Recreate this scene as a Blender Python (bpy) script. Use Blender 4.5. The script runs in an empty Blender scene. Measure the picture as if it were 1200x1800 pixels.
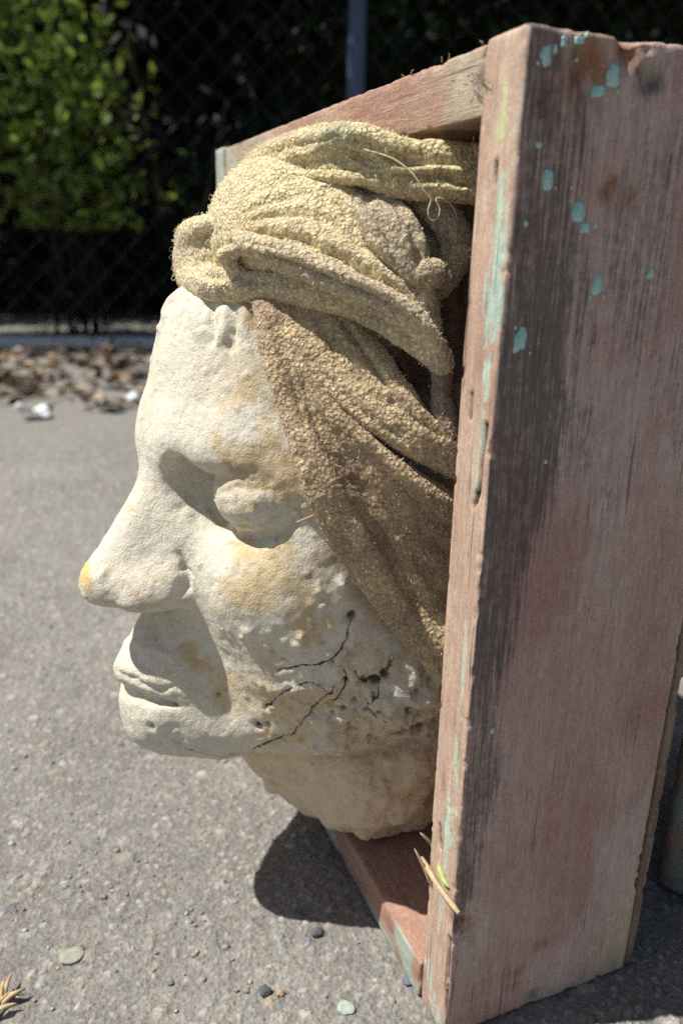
import bpy, math, random
import numpy as np
from mathutils import Matrix, Vector

# ------------------------------------------------------------------ camera
sc = bpy.context.scene
CAM = np.array([-0.15365, -0.22867, 0.35543])
YAW, PITCH, ROLL, FPX = 0.398092, 0.328122, 0.019817, 1379.16
_F = np.array([math.sin(YAW)*math.cos(PITCH), math.cos(YAW)*math.cos(PITCH), -math.sin(PITCH)])
_r = np.cross(_F, [0, 0, 1]); _r /= np.linalg.norm(_r); _u = np.cross(_r, _F)
_R = _r*math.cos(ROLL) + _u*math.sin(ROLL); _U = -_r*math.sin(ROLL) + _u*math.cos(ROLL)
cd = bpy.data.cameras.new('camera'); cam = bpy.data.objects.new('camera', cd)
sc.collection.objects.link(cam)
cam.matrix_world = Matrix([[*_R], [*_U], [*(-_F)]]).transposed().to_4x4()
cam.location = Vector(CAM)
cd.sensor_fit = 'HORIZONTAL'; cd.sensor_width = 36; cd.lens = FPX/1200*36
cd.clip_start = 0.01; cd.clip_end = 400
cd.dof.use_dof = True; cd.dof.focus_distance = 0.335; cd.dof.aperture_fstop = 11.5
sc.camera = cam

# ------------------------------------------------------------------ light
SUN_DIR = np.array([0.54, -0.15, -1.0])                 # the way the light travels
SUN_DIR /= np.linalg.norm(SUN_DIR)
elev = math.asin(-SUN_DIR[2]); az = math.atan2(-SUN_DIR[0], -SUN_DIR[1])
w = bpy.data.worlds.new('World'); sc.world = w; w.use_nodes = True
bg = w.node_tree.nodes['Background']
sky = w.node_tree.nodes.new('ShaderNodeTexSky'); sky.sky_type = 'NISHITA'; sky.sun_disc = False
sky.sun_elevation = elev; sky.sun_rotation = az
w.node_tree.links.new(sky.outputs[0], bg.inputs[0]); bg.inputs[1].default_value = 0.06
sky.dust_density = 1.5; sky.ozone_density = 0.4
sd = bpy.data.lights.new('sun', 'SUN'); sd.energy = 5.0; sd.angle = math.radians(0.53); sd.color = (1.0, 0.965, 0.905)
sun = bpy.data.objects.new('sun', sd); sc.collection.objects.link(sun)
sun.rotation_euler = Vector(SUN_DIR).to_track_quat('-Z', 'Y').to_euler(); sun.location = (-2, 1.5, 4)
vs = sc.view_settings; vs.view_transform = 'Standard'; vs.look = 'None'; vs.exposure = 0.32; vs.gamma = 1.0
vs.use_curve_mapping = False
sc.render.engine = 'CYCLES'; sc.cycles.use_denoising = False; sc.cycles.sample_clamp_indirect = 3.0
sc.cycles.max_bounces = 6; sc.cycles.diffuse_bounces = 3; sc.cycles.glossy_bounces = 2; sc.cycles.adaptive_threshold = 0.015

# ------------------------------------------------------------------ helpers
C = sc.collection
rng = np.random.default_rng(7)
random.seed(7)

def at(px, py, y):
    """the point of the photograph's pixel that lies y metres behind the near board's face"""
    d = _F + _R*(px-600)/FPX - _U*(py-900)/FPX
    return CAM + d*(y-CAM[1])/d[1]
def at_ground(px, py, z=0.0):
    d = _F + _R*(px-600)/FPX - _U*(py-900)/FPX
    return CAM + d*(z-CAM[2])/d[2]
def h3(i, j, k, s=0):
    h = (i.astype(np.uint32)*np.uint32(374761393) + j.astype(np.uint32)*np.uint32(668265263)
         + k.astype(np.uint32)*np.uint32(2147483647) + np.uint32((s*974634777+12345) & 0xffffffff))
    h = (h ^ (h >> np.uint32(13)))*np.uint32(1274126177)
    h = (h ^ (h >> np.uint32(16)))*np.uint32(2246822519)
    h ^= h >> np.uint32(15)
    return h.astype(np.float32)/np.float32(4294967295.0)
def vnoise(P, s=0):
    """value noise, -1..1, one unit per cell"""
    b = np.floor(P); f = (P-b).astype(np.float32); b = b.astype(np.int64)
    f = f*f*f*(f*(f*6-15)+10); o = 0
    for i in (0, 1):
        for j in (0, 1):
            for k in (0, 1):
                wt = (f[:, 0] if i else 1-f[:, 0])*(f[:, 1] if j else 1-f[:, 1])*(f[:, 2] if k else 1-f[:, 2])
                o = o + wt*h3(b[:, 0]+i, b[:, 1]+j, b[:, 2]+k, s)
    return o*2-1
def fbm(P, size, octv=4, s=0, gain=0.5):
    """P in metres, size of the largest feature in metres"""
    o = 0; a = 1; t = 0; Q = np.asarray(P)/size
    for n in range(octv):
        o = o + a*vnoise(Q+n*17.3, s+n); t += a; a *= gain; Q = Q*2.03
    return o/t
def worley(P, size, s=0, jit=1.0):
    """F1 distance and cell id in units of size"""
    Q = np.asarray(P)/size
    b = np.floor(Q).astype(np.int64)
    best = np.full(len(Q), 9, np.float32); idd = np.zeros(len(Q), np.float32)
    for i in (-1, 0, 1):
        for j in (-1, 0, 1):
            for k in (-1, 0, 1):
                c = b + (i, j, k)
                x = c[:, 0]+.5+jit*(h3(c[:, 0], c[:, 1], c[:, 2], s)-.5)-Q[:, 0]
                y = c[:, 1]+.5+jit*(h3(c[:, 0], c[:, 1], c[:, 2], s+1)-.5)-Q[:, 1]
                z = c[:, 2]+.5+jit*(h3(c[:, 0], c[:, 1], c[:, 2], s+2)-.5)-Q[:, 2]
                d = np.sqrt(x*x+y*y+z*z).astype(np.float32)
                m = d < best
                best = np.where(m, d, best); idd = np.where(m, h3(c[:, 0], c[:, 1], c[:, 2], s+3), idd)
    return best, idd
def sstep(a, b, x):
    t = np.clip((x-a)/(b-a), 0, 1); return t*t*(3-2*t)

def tag(o, label=None, cat=None, group=None, kind=None):
    if label: o['label'] = label
    if cat: o['category'] = cat
    if group: o['group'] = group
    if kind: o['kind'] = kind
    return o
def mesh_np(name, V, Fc, mat=None, parent=None, smooth=True, attrs=None, sharp=None):
    """V (n,3), Fc (m,3|4) index array -> linked object"""
    V = np.asarray(V, np.float32); Fc = np.asarray(Fc, np.int32)
    me = bpy.data.meshes.new(name)
    k = Fc.shape[1]
    me.vertices.add(len(V)); me.vertices.foreach_set('co', V.ravel())
    me.loops.add(Fc.size); me.loops.foreach_set('vertex_index', Fc.ravel())
    me.polygons.add(len(Fc)); me.polygons.foreach_set('loop_start', np.arange(0, Fc.size, k, dtype=np.int32))
    me.polygons.foreach_set('use_smooth', np.full(len(Fc), smooth))
    me.update(calc_edges=True); me.validate()
    for an, av in (attrs or {}).items():
        av = np.asarray(av, np.float32)
        if av.ndim == 1:
            a = me.attributes.new(an, 'FLOAT', 'POINT'); a.data.foreach_set('value', av)
        else:
            a = me.attributes.new(an, 'FLOAT_COLOR', 'POINT')
            if av.shape[1] == 3: av = np.c_[av, np.ones(len(av), np.float32)]
            a.data.foreach_set('color', np.ascontiguousarray(av, np.float32).ravel())
    if mat: me.materials.append(mat)
    o = bpy.data.objects.new(name, me); C.objects.link(o)
    if parent: o.parent = parent
    return o
def empty(name, loc=(0, 0, 0)):
    o = bpy.data.objects.new(name, None); o.location = loc; o.empty_display_size = 0.02; C.objects.link(o)
    return o
def child(o, parent):
    """parent without moving (parents are Empties that are only translated)"""
    o.parent = parent; o.matrix_parent_inverse = Matrix.Translation(-parent.location)
    return o

# signed distance building blocks; P is (n,3) float32 in metres
def ell(P, c, r):
    r = np.asarray(r, np.float32); q = (P-np.asarray(c, np.float32))/r
    k0 = np.sqrt((q*q).sum(1)); k1 = np.sqrt(((q/r)**2).sum(1))
    return k0*(k0-1)/np.maximum(k1, 1e-6)
def cone(P, a, b, ra, rb):
    a = np.asarray(a, np.float32); b = np.asarray(b, np.float32); ba = b-a
    pa = P-a; h = np.clip(pa@ba/max(ba@ba, 1e-12), 0, 1)
    d = pa-h[:, None]*ba
    return np.sqrt((d*d).sum(1))-(ra+(rb-ra)*h)
def smin(a, b, k):
    h = np.maximum(k-np.abs(a-b), 0)/k
    return np.minimum(a, b)-h*h*k*0.25
def smax(a, b, k): return -smin(-a, -b, k)
def catmull(pts, n):
    pts = np.asarray(pts, float); m = len(pts)
    P = np.vstack([2*pts[0]-pts[1], pts, 2*pts[-1]-pts[-2]])
    t = np.linspace(0, m-1-1e-6, n); i = t.astype(int); f = (t-i)[:, None]
    a, b, c, d = P[i], P[i+1], P[i+2], P[i+3]
    return 0.5*(2*b+(c-a)*f+(2*a-5*b+4*c-d)*f*f+(3*b-a-3*c+d)*f**3)
def chain(P, pts, k=0.0):
    """tube through pts rows (x,y,z,r)"""
    mg = .013; pts = np.asarray(pts, np.float32)
    out = np.full(len(P), .03, np.float32)
    lo = (pts[:, :3]-pts[:, 3:4]).min(0)-mg; hi = (pts[:, :3]+pts[:, 3:4]).max(0)+mg
    ix = np.flatnonzero(((P > lo) & (P < hi)).all(1))
    if not len(ix): return out
    S = P[ix]; d = out[ix]
    for a, b in zip(pts[:-1], pts[1:]):
        lo = np.minimum(a[:3]-a[3], b[:3]-b[3])-mg; hi = np.maximum(a[:3]+a[3], b[:3]+b[3])+mg
        j = np.flatnonzero((S[:, 0] > lo[0]) & (S[:, 0] < hi[0]) & (S[:, 1] > lo[1]) & (S[:, 1] < hi[1]) & (S[:, 2] > lo[2]) & (S[:, 2] < hi[2]))
        if len(j): d[j] = np.minimum(d[j], cone(S[j], a[:3], b[:3], a[3], b[3]))
    out[ix] = d
    return out

def surface_nets(f, lo, hi, h, band=None):
    """mesh of f(P)=0 inside the box; sampled only near the surface"""
    lo = np.asarray(lo, float); n = np.ceil((np.asarray(hi)-lo)/h/5).astype(int)
    B = 5
    cx, cy, cz = np.meshgrid(*[np.arange(m) for m in n], indexing='ij')
    bc = np.c_[cx.ravel(), cy.ravel(), cz.ravel()]
    dc = f((lo+(bc*B+B/2-0.5)*h).astype(np.float32))
    D = np.repeat(np.repeat(np.repeat(dc.reshape(n), B, 0), B, 1), B, 2).astype(np.float32)
    band = band or B*h*1.35
    sel = bc[np.abs(dc) < band]
    off = np.stack(np.meshgrid(*[np.arange(B)]*3, indexing='ij'), -1).reshape(-1, 3)
    for s in range(0, len(sel), 4000):
        g = (sel[s:s+4000, None, :]*B+off[None]).reshape(-1, 3)
        D[g[:, 0], g[:, 1], g[:, 2]] = f((lo+g*h).astype(np.float32))
    S = D < 0
    N = np.array(D.shape)
    mix = np.zeros(N-1, np.int8)
    for i in (0, 1):
        for j in (0, 1):
            for k in (0, 1): mix += S[i:N[0]-1+i, j:N[1]-1+j, k:N[2]-1+k]
    act = np.argwhere((mix > 0) & (mix < 8))
    idx = np.full(N-1, -1, np.int32); idx[act[:, 0], act[:, 1], act[:, 2]] = np.arange(len(act))
    acc = np.zeros((len(act), 3)); cnt = np.zeros(len(act))
    co = [(i, j, k) for i in (0, 1) for j in (0, 1) for k in (0, 1)]
    for a in co:
        for ax in range(3):
            if a[ax]: continue
            b = list(a); b[ax] = 1
            da = D[act[:, 0]+a[0], act[:, 1]+a[1], act[:, 2]+a[2]]; db = D[act[:, 0]+b[0], act[:, 1]+b[1], act[:, 2]+b[2]]
            m = (da < 0) != (db < 0)
            t = np.where(m, da/np.where(m, da-db, 1), 0)
            p = np.tile(np.array(a, float), (len(act), 1)); p[:, ax] = t
            acc[m] += p[m]; cnt[m] += 1
    V = lo+(act+acc/np.maximum(cnt, 1)[:, None])*h
    quads = []
    for ax in range(3):
        u, v = (ax+1) % 3, (ax+2) % 3
        sl = [slice(1, -1)]*3; sl[ax] = slice(0, -1)
        sl2 = list(sl); sl2[ax] = slice(1, None)
        s0 = S[tuple(sl)]; s1 = S[tuple(sl2)]
        e = np.argwhere(s0 != s1)
        flip = s0[e[:, 0], e[:, 1], e[:, 2]]
        base = e.copy(); base[:, u] += 1; base[:, v] += 1
        def ci(du, dv):
            c = base.copy(); c[:, u] -= du; c[:, v] -= dv
            return idx[c[:, 0], c[:, 1], c[:, 2]]
        q = np.stack([ci(1, 1), ci(0, 1), ci(0, 0), ci(1, 0)], 1)
        q[~flip] = q[~flip][:, ::-1]
        quads.append(q)
    Q = np.vstack(quads); Q = Q[(Q >= 0).all(1)]
    return V, Q
def normals(V, Q):
    n = np.cross(V[Q[:, 2]]-V[Q[:, 0]], V[Q[:, 3]]-V[Q[:, 1]]) if Q.shape[1] == 4 else np.cross(V[Q[:, 1]]-V[Q[:, 0]], V[Q[:, 2]]-V[Q[:, 0]])
    N = np.zeros_like(V)
    for k in range(Q.shape[1]):
        for c in range(3): N[:, c] += np.bincount(Q[:, k], n[:, c], len(V))
    return N/np.maximum(np.linalg.norm(N, axis=1), 1e-12)[:, None]
def relax(V, Q, it=1, a=0.5):
    for _ in range(it):
        s = np.zeros_like(V); c = np.zeros(len(V))
        for k in range(4):
            i, j = Q[:, k], Q[:, (k+1) % 4]
            for d in range(3): s[:, d] += np.bincount(i, V[j, d], len(V))+np.bincount(j, V[i, d], len(V))
            c += np.bincount(i, minlength=len(V))+np.bincount(j, minlength=len(V))
        V = V+a*(s/np.maximum(c, 1)[:, None]-V)
    return V
# ------------------------------------------------------------------ materials
class NT:
    """tiny node-tree writer"""
    def __init__(s, name, rough=0.9, spec=0.3):
        s.m = bpy.data.materials.new(name); s.m.use_nodes = True; s.t = s.m.node_tree
        s.b = s.t.nodes['Principled BSDF']; s.b.inputs['Roughness'].default_value = rough
        s.b.inputs['Specular IOR Level'].default_value = spec
        s.co = None; s.h = None
    def n(s, typ, ins=None, **kw):
        nd = s.t.nodes.new('ShaderNode'+typ)
        for k, v in kw.items(): setattr(nd, k, v)
        for k, v in (ins or {}).items():
            if isinstance(v, bpy.types.NodeSocket): s.t.links.new(v, nd.inputs[k])
            else: nd.inputs[k].default_value = v
        return nd
    def pos(s, scale=(1, 1, 1)):
        if s.co is None: s.co = s.n('TexCoord').outputs['Object']
        return s.n('Mapping', {0: s.co, 3: scale}).outputs[0]
    def noise(s, scale, detail=4, rough=0.55, st=(1, 1, 1), dist=0.0):
        return s.n('TexNoise', {'Vector': s.pos(st), 'Scale': scale, 'Detail': detail, 'Roughness': rough, 'Distortion': dist}).outputs[0]
    def vor(s, scale, feat='F1', out=0, st=(1, 1, 1), rnd=1.0):
        return s.n('TexVoronoi', {'Vector': s.pos(st), 'Scale': scale, 'Randomness': rnd}, feature=feat).outputs[out]
    def ramp(s, v, stops):
        r = s.n('ValToRGB', {0: v}); e = r.color_ramp.elements
        while len(e) < len(stops): e.new(0.5)
        for el, (p, c) in zip(e, stops): el.position = p; el.color = (*c, 1) if len(c) == 3 else c
        return r.outputs[0]
    def rng(s, v, a, b, c=0.0, d=1.0): return s.n('MapRange', {0: v, 1: a, 2: b, 3: c, 4: d}).outputs[0]
    def math(s, op, a, b=0.0): return s.n('Math', {0: a, 1: b}, operation=op).outputs[0]
    def mix(s, f, a, b, mode='MIX'):
        nd = s.n('Mix', data_type='RGBA', blend_type=mode)
        for k, v in ((0, f), (6, a), (7, b)):
            if isinstance(v, bpy.types.NodeSocket): s.t.links.new(v, nd.inputs[k])
            else: nd.inputs[k].default_value = v if k == 0 or len(v) == 4 else (*v, 1)
        return nd.outputs[2]
    def attr(s, name, out='Color'): return s.n('Attribute', attribute_name=name).outputs[out]
    def gain(s, col, v, lo, hi):
        """multiply a colour by a factor lo..hi that follows v (0..1)"""
        f = s.rng(v, 0.25, 0.75, lo, hi)
        return s.n('VectorMath', {0: col, 3: f}, operation='SCALE').outputs[0]
    def bump(s, h, strength, dist):
        i = {'Height': h, 'Strength': strength, 'Distance': dist}
        if s.h is not None: i['Normal'] = s.h
        s.h = s.n('Bump', i).outputs[0]
    def done(s, col):
        if isinstance(col, bpy.types.NodeSocket): s.t.links.new(col, s.b.inputs['Base Color'])
        else: s.b.inputs['Base Color'].default_value = (*col, 1)
        if s.h is not None: s.t.links.new(s.h, s.b.inputs['Normal'])
        return s.m
def m_plaster():
    s = NT('plaster', .92, .25)
    c = s.attr('Col')
    c = s.gain(c, s.noise(260, 5, .65), .88, 1.10)
    c = s.gain(c, s.noise(1100, 2, .6), .93, 1.06)
    pit = s.vor(330)
    ck = None
    for an in ('CkA', 'CkB'):
        nd = s.n('Attribute', attribute_name=an); sp = s.n('SeparateColor', {0: nd.outputs['Color']})
        for so in (sp.outputs[0], sp.outputs[1], sp.outputs[2], nd.outputs['Alpha']):
            ab = s.math('ABSOLUTE', so); ck = ab if ck is None else s.math('MINIMUM', ck, ab)
    ck = s.math('ADD', ck, s.rng(s.noise(700, 3, .7), .2, .8, -.42, .42))
    wd = s.rng(s.noise(130, 3, .6), .35, .65, .10, .75)
    line = s.math('MULTIPLY', s.n('MapRange', {0: s.math('SUBTRACT', ck, wd), 1: -.10, 2: .28, 3: 1.0, 4: 0.0}).outputs[0], s.attr('CkM', 'Fac'))
    spots = s.rng(s.noise(420, 2, .5), .70, .76)
    c = s.mix(s.math('MULTIPLY', spots, .45), c, (.30, .22, .12))
    c = s.mix(s.math('MULTIPLY', line, .93), c, (.045, .036, .028))
    s.bump(line, -.9, .0016)
    s.bump(s.noise(240, 6, .68), .75, .0013)
    s.bump(s.noise(900, 4, .65), .8, .0006)
    s.bump(s.rng(pit, .0, .22), .35, .0008)
    return s.done(c)
def m_terry():
    s = NT('terry_cloth', .97, .12)
    c = s.attr('Col')
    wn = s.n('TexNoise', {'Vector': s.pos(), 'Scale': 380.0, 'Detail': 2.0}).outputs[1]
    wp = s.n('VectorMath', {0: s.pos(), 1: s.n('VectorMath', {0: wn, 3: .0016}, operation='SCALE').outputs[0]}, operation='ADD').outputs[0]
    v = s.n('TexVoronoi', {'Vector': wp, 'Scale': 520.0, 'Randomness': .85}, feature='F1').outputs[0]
    v2 = s.n('TexVoronoi', {'Vector': wp, 'Scale': 1100.0}, feature='F1').outputs[0]
    c = s.gain(c, s.noise(300, 4, .6), .80, 1.16)
    c = s.gain(c, s.noise(1300, 3, .6), .82, 1.14)
    c = s.gain(c, s.rng(v, .0, .75, 1, 0), .82, 1.22)  # gaps between the loops darkened in the colour, standing in for shade
    s.bump(s.rng(v, 0.0, .75, 1, 0), .75, .0014)
    s.bump(s.rng(v2, 0.0, .7, 1, 0), .5, .0006)
    s.bump(s.noise(1500, 4, .7), .7, .0006)
    s.b.inputs['Sheen Weight'].default_value = .15; s.b.inputs['Sheen Roughness'].default_value = .6
    return s.done(c)
def m_fibre():
    s = NT('cloth_fibre', .9, .15)
    return s.done(s.attr('Col'))
def m_wood(name, st=(1, 1, .045)):
    s = NT(name, .78, .3)
    c = s.attr('Col')
    st = tuple(max(v, .07) for v in st)
    g = s.noise(2200, 2, .6, st); g2 = s.noise(900, 4, .7, st, .3)
    c = s.gain(c, g, .82, 1.16); c = s.gain(c, g2, .78, 1.20)
    c = s.gain(c, s.noise(900, 4, .75), .72, 1.24)
    c = s.mix(s.math('MULTIPLY', s.rng(s.noise(330, 6, .75), .54, .66), .32), c, (.55, .48, .42))
    c = s.mix(s.math('MULTIPLY', s.rng(s.noise(210, 6, .75), .60, .70), .35), c, (.09, .07, .06))
    c = s.gain(c, s.noise(160, 5, .65), .88, 1.12)
    sn = s.math('ADD', s.attr('Stn', 'Fac'), s.math('ADD', s.rng(s.noise(800, 4, .7, tuple(v*.7 if v < 1 else v for v in st)), .3, .7, -.38, .38), s.rng(s.noise(260, 5, .7), .3, .7, -.22, .22)))
    c = s.mix(s.math('MULTIPLY', s.rng(sn, .36, .92), .80), c, (.080, .069, .064))
    scr = s.rng(s.noise(420, 2, .5, tuple(v*.5 if v < 1 else v for v in st)), .66, .70)
    c = s.mix(s.math('MULTIPLY', scr, .35), c, (.50, .42, .37))
    dkl = s.rng(s.noise(600, 2, .5, tuple(v*.4 if v < 1 else v for v in st)), .67, .71)
    c = s.mix(s.math('MULTIPLY', dkl, .6), c, (.05, .038, .033))
    s.bump(g2, .5, .0009); s.bump(g, .45, .0005); s.bump(s.noise(600, 4, .6), .25, .0007)
    return s.done(c)
def m_paint():
    s = NT('turquoise_paint', .5, .45)
    n = s.noise(260, 3, .6, (1, 1, .3))
    c = s.mix(s.rng(n, .35, .65), (.20, .45, .43), (.48, .72, .68)); c = s.gain(c, s.noise(1400, 3, .6), .75, 1.15); c = s.mix(s.math('MULTIPLY', s.rng(s.noise(800, 4, .7), .56, .64), .7), c, (.30, .23, .20))
    s.bump(n, .3, .0006)
    return s.done(c)
def m_asphalt():
    s = NT('asphalt', .9, .35)
    c = s.attr('Col')
    c = s.gain(c, s.noise(420, 4, .75), .52, 1.52)
    v = s.n('TexVoronoi', {'Vector': s.pos(), 'Scale': 380.0}, feature='F1')
    cell = s.n('SeparateColor', {0: v.outputs[1]}).outputs[0]
    lite = s.math('MULTIPLY', s.rng(cell, .84, .88), s.rng(v.outputs[0], .50, .42))
    c = s.mix(s.math('MULTIPLY', lite, .5), c, s.ramp(s.n('SeparateColor', {0: v.outputs[1]}).outputs[1], [(0, (.28, .22, .15)), (.4, (.40, .38, .34)), (.75, (.22, .22, .23)), (1, (.5, .46, .38))]))
    s.bump(s.rng(v.outputs[0], 0, .6, 1, 0), .45, .0018)
    s.bump(s.noise(700, 4, .7), .6, .0010)
    return s.done(c)
def m_flat(name, col, rough=.8, spec=.3, var=.2, scale=60, metal=0.0, attr=False):
    s = NT(name, rough, spec); s.b.inputs['Metallic'].default_value = metal
    c = s.attr('Col') if attr else s.n('RGB').outputs[0]
    if not attr: c.default_value = (*col, 1)
    n = s.noise(scale, 4, .6)
    s.bump(n, .2, .02/scale)
    return s.done(s.gain(c, n, 1-var, 1+var))
def m_leaf(name):
    s = NT(name, .55, .4)
    c = s.attr('Col'); c = s.gain(c, s.noise(40, 3, .6), .8, 1.2)
    s.t.links.new(c, s.b.inputs['Base Color'])
    tr = s.n('BsdfTranslucent', {0: c}); mx = s.n('MixShader', {0: .5, 1: s.b.outputs[0], 2: tr.outputs[0]})
    s.t.links.new(mx.outputs[0], s.t.nodes['Material Output'].inputs[0])
    return s.m
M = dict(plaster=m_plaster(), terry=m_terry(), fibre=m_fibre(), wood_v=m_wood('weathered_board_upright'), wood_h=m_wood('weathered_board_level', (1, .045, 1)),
         paint=m_paint(), asphalt=m_asphalt(), metal=m_flat('galvanised_steel', (.05, .055, .07), .5, .5, .15, 90, .2),
         post=m_flat('painted_steel_post', (.06, .09, .16), .5, .4, .2, 30), leaf=m_leaf('leaf'), litter=m_flat('dry_leaf', (0, 0, 0), .85, .2, .25, 60, 0, True),
         rail=m_flat('rail_paint', (.34, .38, .44), .5, .4, .15, 60), stem=m_flat('dark_stem', (.028, .024, .018), .95, .1, .4, 45), bark=m_flat('bark', (.10, .075, .055), .95, .15, .4, 45), stone=m_flat('stone', (0, 0, 0), .8, .35, .22, 300, 0, True),
         paper=m_flat('paper', (.75, .77, .8), .7, .3, .08, 80), twig=m_flat('dry_twig', (.46, .35, .21), .85, .2, .3, 300), lime=m_flat('lime_paint', (.36, .42, .14), .5, .4, .2, 300),
         thread=m_flat('thread', (.62, .52, .34), .9, .1, .2, 400), core=m_flat('hedge_interior', (.012, .018, .010), 1, 0, .4, 8), rust=m_flat('rust', (.17, .075, .04), .9, .2, .4, 400))
# ------------------------------------------------------------------ ground
def axis(segs):
    out = [segs[0][0]]
    for a, b, n in segs: out += list(np.linspace(a, b, n+1)[1:])
    return np.array(out)
gx = axis([(-80, -6, 10), (-6, -1, 25), (-1, -.42, 60), (-.42, .26, 420), (.26, 1, 50), (1, 6, 25), (6, 80, 10)])
gy = axis([(-40, -1.5, 8), (-1.5, -.5, 12), (-.5, -.08, 110), (-.08, .36, 270), (.36, .75, 150), (.75, 1.6, 90), (1.6, 6, 60), (6, 120, 10)])
XX, YY = np.meshgrid(gx, gy, indexing='ij')
GV = np.c_[XX.ravel(), YY.ravel(), np.zeros(XX.size)]
near = np.clip((1.4-np.abs(GV[:, 1]-.2))/.5, 0, 1)*np.clip((GV[:, 1]+.5)/.15, 0, 1)*np.clip((.9-np.abs(GV[:, 0]))/.3, 0, 1)
mn = near > 0
P = GV[mn]*[1, 1, 0]; P[:, 2] = .00123
w1, i1 = worley(P, .0090, 3); w2, i2 = worley(P, .0036, 9)
st1 = sstep(.50, .36, w1)*(i1 > .88); st2 = sstep(.52, .38, w2)*(i2 > .45)
hgt = fbm(P, .05, 4, 2)*.0009 + .0009*np.sqrt(st1)*(.4+i1) + .0009*st2*(.3+i2) + fbm(P, .004, 3, 5)*.0009
pal = np.array([(.32, .29, .245), (.38, .365, .335), (.16, .165, .17), (.29, .255, .205), (.24, .24, .235), (.43, .41, .37), (.20, .205, .20), (.33, .32, .30), (.34, .28, .22), (.27, .255, .235)])
base = np.array([.205, .193, .174])
n0 = (fbm(P, .12, 4, 11)[:, None]*.22+1)*(fbm(P, .012, 3, 15)[:, None]*.22+1)
col = base*n0
ci = (h3((i2*9973).astype(np.int64), (i2*71).astype(np.int64), np.zeros(len(P), np.int64))*9.99).astype(int)
col = col*(1-.75*st2[:, None]) + pal[ci]*.75*st2[:, None]
ci = (h3((i1*7919).astype(np.int64), (i1*97).astype(np.int64), np.ones(len(P), np.int64))*9.99).astype(int)
col = col*(1-.85*st1[:, None]) + pal[ci]*.85*st1[:, None]
GC = np.tile(base*1.05, (len(GV), 1)); GC[mn] = GC[mn]*(1-near[mn][:, None])+col*near[mn][:, None]
GV[mn, 2] = hgt*near[mn]-.0006
ii = np.arange(XX.size).reshape(XX.shape)
GQ = np.stack([ii[:-1, :-1].ravel(), ii[1:, :-1].ravel(), ii[1:, 1:].ravel(), ii[:-1, 1:].ravel()], 1)
ground = mesh_np('ground', GV, GQ, M['asphalt'], attrs={'Col': GC}); tag(ground, kind='structure')

ICO_V = None
def pebble_mesh(seed, sub=1):
    import bmesh
    bm = bmesh.new(); bmesh.ops.create_icosphere(bm, subdivisions=sub, radius=1)
    V = np.array([v.co[:] for v in bm.verts]); Fc = np.array([[v.index for v in f.verts] for f in bm.faces]); bm.free()
    V = V*(1+.45*fbm(V+seed*3.1, .8, 2, seed)[:, None])
    return V, Fc
def scatter(name, pts, sizes, cols, mat, kinds=6, flat=.6, sub=1):
    prot = [pebble_mesh(k, sub) for k in range(kinds)]
    VV, FF, CC = [], [], []; n = 0
    for k, (p, s, c) in enumerate(zip(pts, sizes, cols)):
        V, Fc = prot[k % kinds]
        a = rng.uniform(0, 6.28); ca, sa = math.cos(a), math.sin(a)
        Wv = V*[1, rng.uniform(.65, 1), flat*rng.uniform(.7, 1.1)]*s
        Wv = np.c_[Wv[:, 0]*ca-Wv[:, 1]*sa, Wv[:, 0]*sa+Wv[:, 1]*ca, Wv[:, 2]]+p
        VV.append(Wv); FF.append(Fc+n); CC.append(np.tile(c, (len(V), 1))); n += len(V)
    return mesh_np(name, np.vstack(VV), np.vstack(FF), mat, attrs={'Col': np.vstack(CC)})
n = 2400
gp = np.c_[rng.uniform(-.40, .25, n), rng.uniform(-.07, .75, n), np.zeros(n)]
gs = np.clip(rng.lognormal(-6.8, .40, n), .0005, .0026)
keep = ~((gp[:, 0] > -.006) & (gp[:, 0] < .12) & (gp[:, 1] > -.006) & (gp[:, 1] < .40))
gp, gs = gp[keep], gs[keep]; gp[:, 2] = -gs*.05
gc = pal[rng.integers(0, len(pal), len(gp))]*rng.uniform(.7, 1.25, (len(gp), 1))
tag(scatter('gravel', gp, gs, gc, M['stone']), 'fine mixed gravel and grit loose on the grey asphalt', 'gravel', kind='stuff')
big = [('round dark grey pebble at the edge of the head shadow', (556, 1641), .0034, (.10, .11, .12)),
       ('broad pale green-grey flat stone set in the asphalt at lower left', (127, 1683), .0065, (.29, .29, .235)),
       ('small teal pebble on the asphalt below the head shadow', (300, 1729), .0018, (.12, .17, .155)),
       ('rough pale flat stone at the bottom edge left of the box', (607, 1772), .0048, (.33, .38, .33)),
       ('orange-brown pebble on the asphalt beside the box foot', (492, 1748), .0021, (.36, .25, .16)),
       ('slate blue chip on the asphalt against the box foot', (716, 1727), .003, (.13, .15, .18)),
       ('dark wet-looking pebble left of the box foot', (465, 1745), .0032, (.08, .085, .09))]
for lb, q, s, c in big:
    p = at_ground(*q); V, Fc = pebble_mesh(int(q[0]), 3)
    flat = .22 if s > .0045 else .65
    V = V*[1, .85, flat]*s*(1+.05*fbm(V, .3, 2)[:, None])
    o = mesh_np('pebble', V, Fc, M['stone'], attrs={'Col': np.tile(c, (len(V), 1))*(1+.25*fbm(V, s*.4, 3)[:, None])})
    o.location = (p[0], p[1], s*flat*.35); tag(o, lb, 'pebble', 'loose pebbles on the asphalt')

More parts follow.
